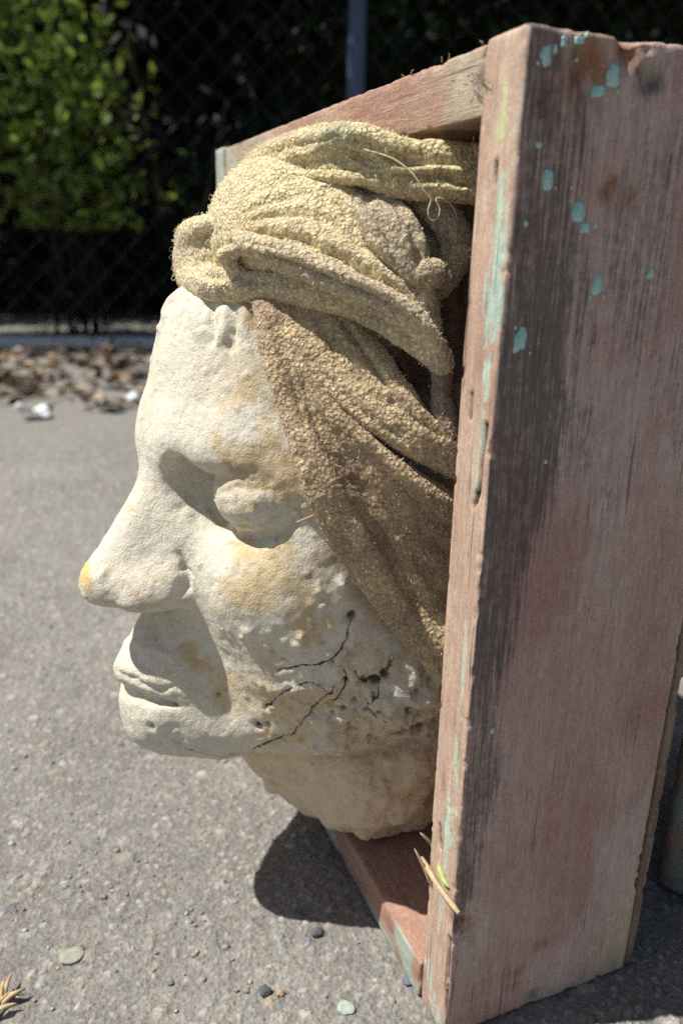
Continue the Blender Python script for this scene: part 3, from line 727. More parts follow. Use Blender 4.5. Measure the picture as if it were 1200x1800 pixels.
# ------------------------------------------------------------------ head shape
HS = 0.905; HO = np.array([.0161, .0240, -.0373])             # the head was drawn at another size; its own frame -> the box's
YM = 0.190; HYAW = math.radians(11)
def to_local(P):
    """world -> head frame (x forward negative, L towards the camera, z up)"""
    x = P[:, 0]; y = P[:, 1]-YM
    c, s = math.cos(HYAW), math.sin(HYAW)
    X = x*c + y*s; Y = -x*s + y*c
    return np.stack([X, -Y, P[:, 2]], 1).astype(np.float32)
def to_world(q):
    q = np.atleast_2d(np.asarray(q, float)); X = q[:, 0]; Y = -q[:, 1]
    c, s = math.cos(HYAW), math.sin(HYAW)
    return np.stack([X*c-Y*s, X*s+Y*c+YM, q[:, 2]], 1)
mm = lambda *a: tuple(v/1000 for v in a)
def head_sdf(P):
    P0 = P; P = (P/HS+HO).astype(np.float32)
    q = to_local(P); A = q.copy(); A[:, 1] = np.abs(A[:, 1])
    d = ell(q, mm(55, 0, 245), mm(150, 112, 126))
    d = smin(d, ell(q, mm(18, 0, 182), mm(106, 96, 92)), .03)
    d = smin(d, ell(q, mm(-60, 0, 128), mm(56, 43, 44)), .02)              # mouth mass
    d = smin(d, ell(q, mm(-85, 0, 98), mm(35, 30, 25)), .014)               # chin
    d = smin(d, np.minimum(cone(A, mm(-66, 27, 101), mm(-22, 56, 120), .023, .034), cone(A, mm(-22, 56, 120), mm(35, 80, 150), .034, .04)), .025)
    d = smin(d, ell(A, mm(-42, 54, 186), mm(41, 32, 32)), .025)             # cheekbone
    d = smin(d, ell(A, mm(-20, 60, 152), mm(48, 32, 38)), .025)              # lower cheek
    d = smin(d, ell(q, mm(-39, 0, 306), mm(31, 56, 34)), .03)             # hairline
    # brow ridge
    d = smin(d, cone(A, mm(-80, 12, 256), mm(-62, 44, 262), .0115, .0105), .022)
    d = smin(d, cone(A, mm(-62, 44, 262), mm(-36, 74, 249), .0105, .0115), .02)
    # eye socket, lids
    d = smax(d, -ell(A, mm(-79, 26, 241), mm(18, 9, 15)), .012)
    d = smax(d, -ell(A, mm(-77, 50, 232), mm(19, 26, 14)), .018)
    d = smin(d, ell(A, mm(-55, 49, 238), mm(24, 27, 22)), .004)
    # nose
    nose = cone(q, mm(-74, 0, 253), mm(-120, 0, 187), .0125, .0140)
    nose = smin(nose, cone(A, mm(-58, 11, 242), mm(-96, 14, 186), .012, .016), .018)
    nose = smin(nose, ell(A, mm(-101, 19, 181), mm(21, 13, 13)), .012)      # wings
    nose = smin(nose, ell(q, mm(-119, 0, 184), mm(16, 15, 14.5)), .008)
    nose = smax(nose, (.1730+.06*(q[:, 0]+.128))-q[:, 2], .008)             # flat underside
    d = smin(d, nose, .010)
    d = smax(d, -cone(A, mm(-104, 10, 158), mm(-106, 11, 168), .006, .004), .004)   # nostrils
    # lips
    up = np.minimum(cone(A, mm(-112, 0, 132), mm(-103, 16, 132), .0108, .0096), cone(A, mm(-103, 16, 132), mm(-78, 38, 123), .0098, .006))
    lo = np.minimum(cone(A, mm(-108, 0, 110), mm(-101, 16, 110), .0116, .0108), cone(A, mm(-101, 16, 110), mm(-76, 35, 116), .0095, .005))
    d = smin(d, up, .005); d = smin(d, lo, .007)
    gr = np.minimum(cone(A, mm(-123, 0, 121), mm(-112, 17, 121), .0022, .002), cone(A, mm(-112, 17, 121), mm(-84, 38, 118), .0022, .0006))
    d = smax(d, -gr, .005)
    d = smax(d, -cone(A, mm(-123, 0, 146), mm(-114, 24, 143), .004, .004), .008)    # above the upper lip
    # neck and plaster foot
    nk = cone(q, mm(34, 0, 108), mm(34, 0, 66), .083, .080)
    nk = smin(nk, cone(q, mm(34, 6, 70), mm(48, 4, 18), .078, .052), .02)
    nz = vnoise(q/.030, 5)*.0075+vnoise(q/.011, 6)*.0030
    nk = smin(nk, cone(q, mm(36, 20, 22), mm(72, 20, 18), .046, .042), .02)
    d = smin(d, nk+nz, .008)
    d = d*HS
    d = smax(d, .0238-P0[:, 2], .007)
    d = smax(d, P0[:, 0]-.098, .006)
    return d
# ------------------------------------------------------------------ cloth shapes
def on_many(pts, off):
    """first hit of each pixel's ray with the bare head, moved off metres towards the camera"""
    pts = np.asarray(pts, float)
    d = _F + _R*((pts[:, 0:1]-600)/FPX) - _U*((pts[:, 1:2]-900)/FPX)
    d /= np.linalg.norm(d, axis=1)[:, None]
    t = np.full(len(pts), .2)
    for _ in range(60):
        t = t+0.85*np.clip(head_sdf((CAM+d*t[:, None]).astype(np.float32)), -.01, .03)
    t = np.minimum(t, .62)
    return CAM+d*(t-off)[:, None]
def tube_on(pts, off, r, n=0):
    """tube lying on the head: pixel pairs, offset(s) of the axis above the skin, radius/radii"""
    pts = catmull(pts, 4*len(pts)); m = len(pts)
    p = on_many(pts, 0.0); t = np.linalg.norm(p-CAM, axis=1)
    d = (p-CAM)/t[:, None]
    for _ in range(6): t[1:-1] = (t[:-2]+2*t[1:-1]+t[2:])/4
    p = CAM+d*t[:, None]
    if np.ndim(off): off = np.interp(np.linspace(0, 1, m), np.linspace(0, 1, len(off)), off)
    if np.ndim(r): r = np.interp(np.linspace(0, 1, m), np.linspace(0, 1, len(r)), r)
    o = np.broadcast_to(np.asarray(off, float), (len(p),)); r = np.broadcast_to(np.asarray(r, float), (len(p),))
    v = CAM-p; v /= np.linalg.norm(v, axis=1)[:, None]
    p = p+v*o[:, None]*HS
    return np.c_[p, r*HS]
def at_h(px, py, y): return at(px, py, (y-HO[1])*HS)
def tube_at(rows, n=0):
    """rows (px, py, y, r)"""
    p = np.array([[*at_h(a, b, y), r*HS] for a, b, y, r in rows])
    p = catmull(p, n or 3*len(p))
    for _ in range(6):                                     # keep it outside the skull
        d = head_sdf(p[:, :3].astype(np.float32)); v = CAM-p[:, :3]; v /= np.linalg.norm(v, axis=1)[:, None]
        p[:, :3] += v*np.clip(np.minimum(.001+.2*p[:, 3], .004)-d, 0, .01)[:, None]*(p[:, 3:4] < .0125)*(p[:, 1:2] < .132)
    return p
def union(P, tubes, k):
    d = None
    for t in tubes:
        e = chain(P, t)
        d = e if d is None else smin(d, e, k)
    return d
band_t = [
    tube_at([(520, 430, .29, .008), (400, 440, .27, .008), (337, 476, .222, .0080), (362, 498, .178, .0085), (420, 503, .148, .0085), (500, 505, .124, .0080), (580, 516, .108, .0078), (640, 538, .098, .0076), (700, 570, .087, .0072), (750, 608, .077, .0066), (776, 636, .073, .0055)], 34),
    tube_at([(420, 484, .140, .0035), (404, 462, .140, .004), (406, 432, .136, .0045), (440, 430, .126, .0048), (490, 444, .113, .005), (540, 464, .102, .005), (600, 492, .092, .0048), (672, 522, .082, .0048), (735, 560, .074, .0042), (772, 606, .070, .003)], 32),
    tube_at([(430, 470, .158, .009), (500, 484, .140, .009), (590, 510, .121, .008), (680, 552, .102, .006), (745, 592, .088, .004)], 16),
]
front_t = [
    tube_at([(500, 400, .27, .008), (390, 405, .250, .008), (337, 422, .222, .0085), (350, 408, .192, .008), (392, 402, .165, .007), (430, 412, .150, .006)], 20),
    tube_at([(420, 450, .26, .012), (348, 455, .222, .013), (376, 452, .192, .013), (425, 440, .175, .016)], 14),
]
crown_t = [
    tube_at([(480, 385, .22, .030), (478, 398, .18, .032), (508, 403, .158, .034), (555, 412, .141, .030), (615, 455, .120, .024), (690, 517, .101, .016), (745, 580, .086, .008)], 24),
    tube_at([(440, 425, .19, .018), (450, 425, .155, .015), (500, 432, .130, .013), (560, 455, .114, .012), (640, 500, .098, .009)], 14),
    tube_at([(540, 348, .155, .011), (595, 360, .128, .011), (628, 400, .112, .007), (680, 462, .096, .006), (735, 520, .084, .005)], 16),
]
fold_t = [
    tube_at([(612, 340, .120, .005), (650, 385, .100, .0055), (672, 425, .091, .0055), (705, 462, .085, .004), (742, 500, .080, .0025)], 14),
    tube_at([(655, 345, .116, .005), (695, 385, .094, .006), (716, 420, .087, .006), (735, 452, .083, .004)], 12),
    tube_at([(710, 345, .112, .007), (772, 372, .092, .007), (802, 425, .088, .007), (788, 480, .088, .006), (762, 512, .088, .005)], 16),
    tube_at([(640, 360, .130, .012), (720, 430, .108, .012), (765, 470, .102, .011)], 10),
]
roll_t = [
    tube_at([(560, 305, .30, .010), (455, 318, .245, .0095), (447, 312, .205, .0095), (482, 286, .168, .0098), (540, 263, .138, .0092), (595, 252, .122, .0085), (650, 258, .108, .0068), (720, 268, .094, .0048), (790, 268, .086, .0044), (880, 271, .08, .004)], 36),
    tube_at([(440, 340, .240, .005), (428, 336, .205, .0055), (466, 318, .158, .0056), (540, 306, .131, .0052), (610, 304, .113, .0052), (680, 306, .098, .0048), (730, 300, .090, .0046), (790, 297, .084, .0046), (880, 302, .078, .0042)], 32),
    tube_at([(640, 316, .112, .0030), (690, 326, .098, .0042), (740, 328, .090, .0050), (790, 332, .084, .0050), (880, 340, .078, .0045)], 20),
    tube_at([(556, 250, .124, .0025), (596, 236, .111, .0046), (640, 240, .102, .0046), (690, 254, .094, .0034), (730, 262, .089, .002)], 16),
    tube_at([(500, 330, .25, .014), (520, 322, .2, .016), (600, 300, .158, .013), (700, 300, .130, .012), (820, 304, .116, .012)], 14),
]
back_t = [
    tube_at([(690, 590, .128, .018), (740, 650, .122, .018), (800, 730, .118, .016), (850, 800, .115, .014)], 12),
    tube_at([(650, 370, .150, .02), (740, 400, .124, .018), (880, 420, .115, .018)], 9),
    tube_at([(790, 440, .118, .018), (800, 560, .120, .016), (815, 680, .120, .014), (830, 800, .12, .012)], 12),
    tube_at([(840, 430, .108, .012), (835, 560, .108, .011), (850, 700, .11, .010)], 12),
    tube_at([(640, 560, .112, .014), (700, 620, .112, .016), (760, 700, .112, .014), (820, 780, .11, .012)], 12),
]
tail_t = [tube_at([(766, 612, .078, .0040), (777, 660, .077, .0042), (775, 700, .076, .0045), (783, 745, .074, .006), (800, 790, .072, .006)], 16)]
knob_t = [tube_at([(715, 492, .090, .004), (738, 484, .083, .0058), (760, 480, .079, .0060)], 6)]
ramp = lambda a, b: np.linspace(0, 1, 8)**1.3*(b-a)+a
up_t = [
    tube_on([(496, 545), (516, 600), (548, 642), (598, 696), (652, 738), (710, 777), (800, 820), (860, 850)], ramp(.006, .020), [.004, .0045, .0045, .0045, .0048, .005, .0055, .005]),
    tube_on([(530, 545), (560, 605), (600, 655), (652, 703), (713, 748), (800, 798), (860, 825)], ramp(.003, .019), [.006, .008, .008, .0075, .0072, .007, .006]),
    tube_on([(570, 545), (610, 605), (650, 655), (698, 706), (745, 750), (800, 787), (860, 810)], ramp(.006, .021), [.006, .007, .0065, .006, .006, .006, .005]),
    tube_on([(604, 545), (634, 592), (668, 644), (704, 696), (742, 744), (800, 778)], ramp(.0105, .022), [.0035, .0036, .0036, .0036, .0035, .003]),
    tube_on([(628, 550), (655, 600), (690, 655), (722, 700)], ramp(.008, .016), .0028),
]
low_t = [
    tube_on([(456, 525), (466, 580), (480, 628), (509, 720), (540, 825), (576, 905), (620, 982), (671, 1057), (722, 1118), (764, 1162), (810, 1205)], ramp(.004, .012), [.0035, .004, .0042, .0045, .0048, .0048, .0048, .0048, .005, .005, .005]),
    tube_on([(468, 525), (482, 580), (500, 635), (532, 722), (565, 815), (603, 890), (650, 967), (700, 1037), (748, 1092), (810, 1155)], ramp(.003, .014), [.0045, .0055, .006, .0065, .0065, .0065, .0068, .0068, .0065, .0065]),
    tube_on([(488, 535), (508, 600), (530, 650), (582, 722), (638, 776), (703, 830), (800, 897), (860, 940)], ramp(.0055, .022), [.0035, .004, .0045, .0045, .0048, .005, .0055, .005]),
    tube_on([(505, 620), (545, 700), (590, 770), (650, 850), (730, 945), (810, 1030), (860, 1070)], ramp(-.002, .016), [.005, .006, .007, .008, .009, .009, .009]),
    tube_on([(560, 760), (620, 850), (690, 950), (760, 1040), (830, 1120)], ramp(.0, .015), [.004, .006, .007, .007, .007]),
    tube_on([(660, 820), (720, 880), (800, 950), (850, 990)], ramp(.010, .023), [.003, .005, .0055, .005]),
    tube_on([(690, 965), (735, 1035), (775, 1090), (830, 1150)], ramp(.011, .020), [.0025, .004, .0045, .004]),
]
CLOTH = [('headband', band_t+front_t, .0035, 0), ('crown_cloth', crown_t, .012, 0), ('gathered_fold', fold_t, .004, 0), ('rolled_cloth', roll_t, .0022, 0),
         ('inner_cloth', back_t, .012, 0), ('cloth_tail', tail_t, .004, 0), ('cloth_knob', knob_t, .004, 0), ('upper_drape', up_t, .0045, 0), ('lower_drape', low_t, .006, 0)]
# ------------------------------------------------------------------ sculpted head
head = empty('sculpted_head', (.03, .15, .0238))
tag(head, 'cream plaster female head with closed eyes and cloth wrap emerging from the box', 'sculpture')
def spots(rows, scale=.00028):
    p = on_many([(a, b) for a, b, *_ in rows], 0.0)
    return [(c, r*scale, a) for c, (_, _, r, a) in zip(p, rows)]
def near_tubes(V, tubes):
    d = np.full(len(V), 9., np.float32)
    for t in tubes[:2]: d = np.minimum(d, chain(V.astype(np.float32), t[::3]))
    return d
rough = [(*on_many([(a, b)], 0.)[0], r, f) for a, b, r, f in [(650, 1150, .0050, .3), (722, 1284, .0040, .0), (665, 1210, .0036, .5), (700, 1180, .0055, .2), (630, 1118, .0042, .3), (600, 1250, .0040, -.2), (560, 1265, .0035, -.1), (520, 1208, .0022, .5), (478, 1212, .0028, .3)]]
holes = [(*on_many([(a, b)], 0.)[0], r) for a, b, r in [(660, 1195, .0030), (676, 1187, .0026), (640, 1196, .0022), (618, 1083, .0018), (652, 1238, .0026), (716, 1250, .0026), (734, 1272, .0028), (606, 1190, .0014), (720, 1205, .0022), (690, 1215, .0018)]]
vw = np.array([-.25, -.93, .25])
def face_sdf(P):
    d = head_sdf(P)
    ix = np.flatnonzero((np.abs(d) < .02) & (P[:, 0] > -.09) & (P[:, 1] < .12) & (P[:, 2] < .16))
    if len(ix):
        S = P[ix]; S = S+(.0024*np.c_[vnoise(S/.007, 3), vnoise(S/.007, 4), vnoise(S/.007, 5)]+.0013*np.c_[vnoise(S/.003, 6), vnoise(S/.003, 7), vnoise(S/.003, 8)]).astype(np.float32); e = d[ix]
        for x, y, z, r, f in rough: e = smin(e, ell(S, np.array((x, y, z))+vw*r*f*.6, (r, r*.8, r*.85)), .0016)
        for x, y, z, r in holes: e = smax(e, -ell(S, np.array((x, y, z)), (r, r*1.5, r*.8)), .001)
        d[ix] = e
    return d
V, Q = surface_nets(face_sdf, (-.145, .03, .012), (.100, .248, .350), .00095)
V = relax(V, Q, 2, .5)
Q = Q[(V[Q[:, 0], 2] < .347) & (V[Q[:, 0], 1] < .245) & (V[Q[:, 0], 0] < .0985)]
N = normals(V, Q)
cr_px = [[(483, 1180), (520, 1173), (560, 1166), (585, 1158), (600, 1142), (611, 1115), (618, 1088)], [(443, 1322), (452, 1312), (478, 1300), (500, 1292), (514, 1286), (530, 1266), (547, 1250), (562, 1232), (577, 1214), (592, 1200)],
         [(466, 1246), (490, 1222), (518, 1206), (545, 1199), (568, 1206)], [(598, 1172), (606, 1192), (600, 1212), (580, 1228)], [(622, 1178), (632, 1194), (655, 1196), (674, 1186), (690, 1164)], [(668, 1195), (664, 1215), (648, 1232)], [(640, 1225), (655, 1250), (675, 1262)], [(300, 1300), (340, 1322), (400, 1333), (420, 1326)]]
cr_w = [.00062, .00070, .0005, .0006, .0009, .0008, .0006, .0005]
cracks = [on_many(catmull(c, 4*len(c)), 0.) for c in cr_px]
wob2 = .0015*np.c_[fbm(V, .0030, 2, 4), fbm(V, .0030, 2, 5), fbm(V, .0030, 2, 6)]
dark = np.zeros(len(V)); disp = np.zeros(len(V))
wob = .0008*np.c_[fbm(V, .005, 2, 1), fbm(V, .005, 2, 2), fbm(V, .005, 2, 3)]
CK = np.full((len(V), 8), 9.0); ckm = np.zeros(len(V))
for n_, c in enumerate(cracks):
    Vw = V+wob*1.2+wob2*.8
    dd, ss = poly_d(Vw, c, .006)
    near_ = np.flatnonzero(dd < .006)
    t_ = np.gradient(c, axis=0); k_ = np.clip((ss[near_]*(len(c)-1)).round().astype(int), 0, len(c)-1)
    sg = np.einsum('ij,ij->i', np.cross(t_[k_], N[near_]), Vw[near_]-c[k_])
    CK[near_, n_] = np.sign(sg)*dd[near_]*1000
    ckm = np.maximum(ckm, sstep(.0040, .0022, dd)*sstep(.0, .06, ss)*sstep(1., .94, ss))
    disp -= .0009*np.exp(-(dd/.0011)**2); disp += .0005*sstep(.006, .001, dd)
pits = spots([(452, 1276, 9, 1), (470, 1272, 6, .8), (618, 1083, 11, 1), (660, 1197, 14, 1), (677, 1186, 12, 1), (640, 1195, 10, .8), (605, 1195, 6, .9), (648, 1240, 12, .6), (490, 1268, 5, .6), (500, 1230, 5, .5), (383, 1222, 5, .8), (264, 1180, 4, .5), (266, 1278, 8, .7), (315, 1030, 8, .35), (585, 1165, 6, .8), (590, 1255, 5, .7), (720, 1245, 9, .7), (735, 1270, 10, .6), (410, 1330, 10, .9), (400, 1333, 7, .9)])
pm = gauss(V, pits, wob); dark = np.maximum(dark, sstep(.45, .8, pm)); disp -= .0030*pm
lumps = spots([(600, 1025, 10, 1.1), (571, 1066, 5, .9), (525, 1135, 10, .9), (530, 1120, 7, .9), (435, 1112, 10, .7), (428, 1120, 6, .7), (560, 1040, 9, .5), (545, 1060, 8, .5), (500, 1130, 6, .5), (690, 1270, 22, .9), (675, 1250, 18, .7), (705, 1225, 26, .8), (640, 1140, 22, .8), (740, 1225, 26, .9), (660, 1165, 18, .7), (730, 1180, 20, .6), (520, 1208, 8, 1.), (478, 1213, 12, .8), (460, 1205, 8, .6),
                (428, 885, 20, .2), (415, 900, 10, .25), (455, 880, 12, .25), (180, 1008, 9, .6), (215, 1018, 16, .4), (500, 845, 24, .6), (310, 880, 14, .3), (330, 905, 12, .5), (365, 905, 9, .6), (352, 990, 8, .5)])
disp += .0020*gauss(V, lumps, wob*2)
hollow = spots([(325, 1000, 10, .5), (345, 870, 16, .4), (560, 1000, 30, .25), (470, 1165, 40, .35), (400, 1250, 30, .3), (330, 1140, 18, .35)])
disp -= .0020*gauss(V, hollow, wob*2)
def crease(pts, wd, dp):
    p = on_many(catmull(pts, 4*len(pts)), 0.); dd, ss = poly_d(V+wob*2, p)
    return dp*np.exp(-(dd/wd)**2)*np.sin(np.pi*np.clip(ss*.9+.08, 0, 1))**.6
for pts, wd, dp in [([(348, 528), (346, 560), (352, 600)], .0040, .0026), ([(392, 535), (396, 570), (390, 612)], .0042, .0030), ([(428, 535), (430, 565), (436, 600)], .0036, .0022), ([(330, 505), (304, 535), (288, 572)], .0050, .0034), ([(285, 575), (282, 592)], .003, .0020), ([(366, 540), (362, 575)], .0022, .0012),
                    ([(372, 535), (376, 580), (370, 610)], .0022, -.0022), ([(412, 540), (414, 580), (404, 618)], .0026, -.0028), ([(328, 535), (316, 570), (312, 590)], .0026, -.0020), ([(446, 545), (452, 585)], .0025, -.0018),
                    ([(318, 978), (327, 1005), (325, 1035), (306, 1056)], .0024, -.0028), ([(205, 1178), (235, 1196), (275, 1214), (318, 1208)], .0016, -.0018), ([(215, 1128), (250, 1138), (300, 1150), (345, 1166)], .0030, .0012), ([(384, 912), (410, 934), (445, 945), (500, 930), (552, 908)], .0022, -.0016),
                    ([(365, 850), (372, 900), (392, 925)], .0016, -.0010), ([(374, 898), (400, 918), (440, 924), (490, 906), (530, 884)], .0011, -.0011), ([(384, 868), (430, 858), (490, 866)], .0016, -.0008), ([(425, 1326), (500, 1330), (600, 1326), (690, 1312), (770, 1288)], .0022, -.0020)]:
    disp += crease(pts, wd, dp)
VH = V/HS+HO; L = to_local(VH)
side = sstep(.02, .06, L[:, 1])
jaw = sstep(.165, .12, VH[:, 2])*sstep(-.06, -.01, VH[:, 0])*side*(.25+.75*sstep(.078, .10, VH[:, 2]))
disp += fbm(V, .045, 3, 31)*.0012 + fbm(V, .014, 4, 32)*(.0007+.0038*jaw) + (.5-np.abs(fbm(V, .010, 4, 34)))*.0070*jaw + fbm(V, .0042, 3, 33)*(.00032+.0005*jaw)
w_, i_ = worley(V, .0075, 40); disp += .0005*sstep(.35, .1, w_)*(i_ > .72)*(1+1.5*jaw)
disp -= .0007*sstep(.16, .05, w_)*(i_ < .10)
w2_, i2_ = worley(V, .0062, 44); jp = sstep(.30, .12, w2_)*(i2_ > .62)*sstep(.3, .7, jaw); disp -= .0020*jp; dark = np.maximum(dark, jp*.6)
V = V+N*disp[:, None]
n1 = fbm(V, .022, 5, 50); n2 = fbm(V, .006, 4, 51); n3 = fbm(V, .0025, 3, 52)
col = np.tile((.680, .632, .515), (len(V), 1))*(1+.07*n1[:, None])
och = spots([(470, 825, 38, 1), (505, 845, 34, 1), (425, 805, 28, .8), (385, 790, 20, .5), (430, 965, 20, .9), (470, 1000, 36, .8), (505, 955, 28, .7), (450, 1045, 42, 1), (400, 1045, 24, .9), (380, 1075, 18, .5), (338, 1142, 18, 1), (360, 1165, 16, .9), (395, 1190, 24, .9), (385, 1225, 18, .7), (520, 1060, 40, .6), (480, 740, 30, .6), (410, 705, 24, .5), (350, 700, 12, .5), (440, 690, 26, .6), (470, 780, 20, .7), (440, 888, 13, .9), (425, 925, 14, .8), (400, 920, 8, .5),
             (185, 1010, 9, 1), (490, 1240, 40, .8), (525, 1280, 34, .9), (470, 1295, 24, .9), (560, 1230, 30, .8), (500, 1120, 40, .5), (550, 1100, 40, .5), (300, 530, 18, .6), (395, 560, 14, .6), (290, 1010, 14, .25), (310, 560, 10, .5), (420, 1300, 20, .5)])
om = gauss(V, [(c_, r_*1.25, a_) for c_, r_, a_ in och], wob*4)
om = sstep(.22, .66, om+.36*n1+.30*n2+.16*n3)
col = lerp(col, (.620, .455, .225), om*.72*(.70+.5*np.clip(n2+.5, 0, 1)))
tan_ = sstep(-.15, .45, n1+.35*n2)*.55
col = lerp(col, (.540, .430, .265), tan_*(.30+.80*side))
yt = gauss(V, spots([(147, 1005, 24, 1), (152, 988, 16, .7), (153, 1020, 16, .7)]), wob*2); col = lerp(col, (.70, .50, .15), sstep(.30, .70, yt+.25*n2)*.85)
col = lerp(col, (.64, .495, .325), jaw*.75*sstep(-.5, .3, n1))  # tan jaw, its colour also warmed to stand in for bounce light
VH = V/HS+HO; neck = sstep(.095, .075, VH[:, 2])*sstep(-.075, -.055, VH[:, 0]); col = lerp(col, (.72, .575, .385), neck*.8)  # tan neck, its colour also lightened to stand in for bounce light
col = lerp(col, (.43, .25, .13), gauss(V, spots([(632, 1130, 16, .8), (610, 1160, 14, .5), (690, 1300, 26, .4), (600, 1320, 30, .35), (720, 1400, 30, .4), (590, 1480, 40, .5), (470, 1400, 14, .5), (195, 1046, 14, .8), (235, 1052, 14, .8), (275, 1058, 10, .6), (160, 1040, 9, .6), (345, 1160, 14, .35), (300, 1150, 14, .3), (415, 1345, 12, .6), (700, 1470, 40, .5)]), wob*3)*sstep(-.3, .3, n2))  # brown stains; those under the nose tip also paint in its underside shade
dh = near_tubes(V, low_t)
grime = sstep(.012, .001, dh+.004*n1); col = lerp(col, (.40, .285, .150), grime*.75*sstep(-.5, .3, n2+.3*n3))
dirt = sstep(.30, .55, fbm(V, .004, 3, 61)+.35*n1)*(.30+.5*side); col = lerp(col, (.30, .225, .145), dirt*.55)
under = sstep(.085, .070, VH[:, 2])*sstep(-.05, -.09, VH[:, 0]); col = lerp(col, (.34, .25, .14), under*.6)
hl = spots([(395, 545, 16, .8), (330, 530, 14, .6), (310, 585, 10, .5), (415, 570, 14, .7), (290, 570, 8, .6)]); col = lerp(col, (.33, .28, .20), gauss(V, hl, wob*3)*sstep(-.3, .4, n2)*.8)
col = lerp(col, (.060, .048, .038), dark*.92)
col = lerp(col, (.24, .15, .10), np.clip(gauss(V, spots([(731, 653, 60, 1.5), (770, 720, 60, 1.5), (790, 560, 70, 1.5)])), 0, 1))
face = mesh_np('face', V, Q, M['plaster'], attrs={'Col': np.clip(col, .01, .9), 'CkA': CK[:, :4], 'CkB': CK[:, 4:], 'CkM': ckm}); child(face, head)

# cloth
BASE = {'headband': ((.80, .660, .400), (.68, .56, .37)), 'crown_cloth': ((.85, .710, .410), (.76, .63, .385)), 'gathered_fold': ((.68, .56, .37), (.52, .43, .29)), 'rolled_cloth': ((.82, .67, .365), (.66, .54, .31)),
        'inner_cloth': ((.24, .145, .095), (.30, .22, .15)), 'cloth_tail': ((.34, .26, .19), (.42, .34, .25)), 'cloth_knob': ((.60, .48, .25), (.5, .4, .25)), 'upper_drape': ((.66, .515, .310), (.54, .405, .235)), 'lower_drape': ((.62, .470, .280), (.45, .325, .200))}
CREASES = {'headband': [([(445, 450), (505, 468), (567, 493), (638, 519), (690, 550), (740, 592)], .0018, .0030), ([(350, 482), (420, 492), (520, 498)], .0014, .0010), ([(600, 528), (690, 580), (755, 628)], .0013, .0012), ([(345, 426), (372, 420), (402, 420)], .0026, .0040), ([(332, 468), (360, 478), (395, 480)], .0016, .0014), ([(425, 425), (480, 432), (560, 470)], .0012, .0010)],
    'crown_cloth': [([(634, 372), (652, 425), (712, 478), (748, 530)], .0020, .0030), ([(425, 415), (520, 420), (600, 460), (690, 522)], .0020, .0020), ([(420, 392), (470, 375), (560, 380), (640, 440)], .0018, .0014), ([(425, 370), (470, 350), (540, 340)], .0018, .0012), ([(570, 335), (610, 380), (640, 440)], .0020, .0018)],
    'rolled_cloth': [([(448, 306), (520, 288), (600, 288), (660, 298)], .0018, .0026), ([(618, 246), (680, 274), (740, 284), (835, 284)], .0015, .0024), ([(640, 308), (720, 312), (780, 314), (835, 319)], .0015, .0026), ([(470, 275), (540, 252), (600, 240)], .0016, .0012), ([(600, 262), (650, 284), (700, 292)], .0012, .0012)],
    'upper_drape': [([(592, 548), (617, 587), (663, 660), (700, 712)], .0012, .0022), ([(520, 590), (570, 665), (645, 735), (720, 776)], .0014, .0012), ([(560, 560), (600, 630), (660, 690)], .0022, .0012), ([(660, 690), (720, 735), (790, 775)], .0020, .0014)],
    'lower_drape': [([(490, 575), (505, 640), (530, 700), (575, 770), (620, 850), (665, 930), (715, 1045), (772, 1140)], .0030, .0030), ([(640, 900), (700, 990), (740, 1060), (778, 1125)], .0026, .0026), ([(475, 560), (500, 650), (540, 760)], .0014, .0010), ([(600, 760), (680, 840), (780, 930)], .0024, .0016)],
    'gathered_fold': [([(640, 345), (680, 400), (700, 445)], .0016, .0026), ([(690, 345), (730, 400), (745, 460)], .0018, .0026), ([(750, 370), (780, 420), (775, 470)], .0016, .0018)],
    'inner_cloth': [([(780, 400), (800, 500), (800, 620)], .0024, .0030), ([(700, 600), (740, 660), (780, 720)], .0022, .0026), ([(680, 620), (700, 680)], .0020, .0020)]}
fib_V, fib_F, fib_C, fn = [], [], [], 0
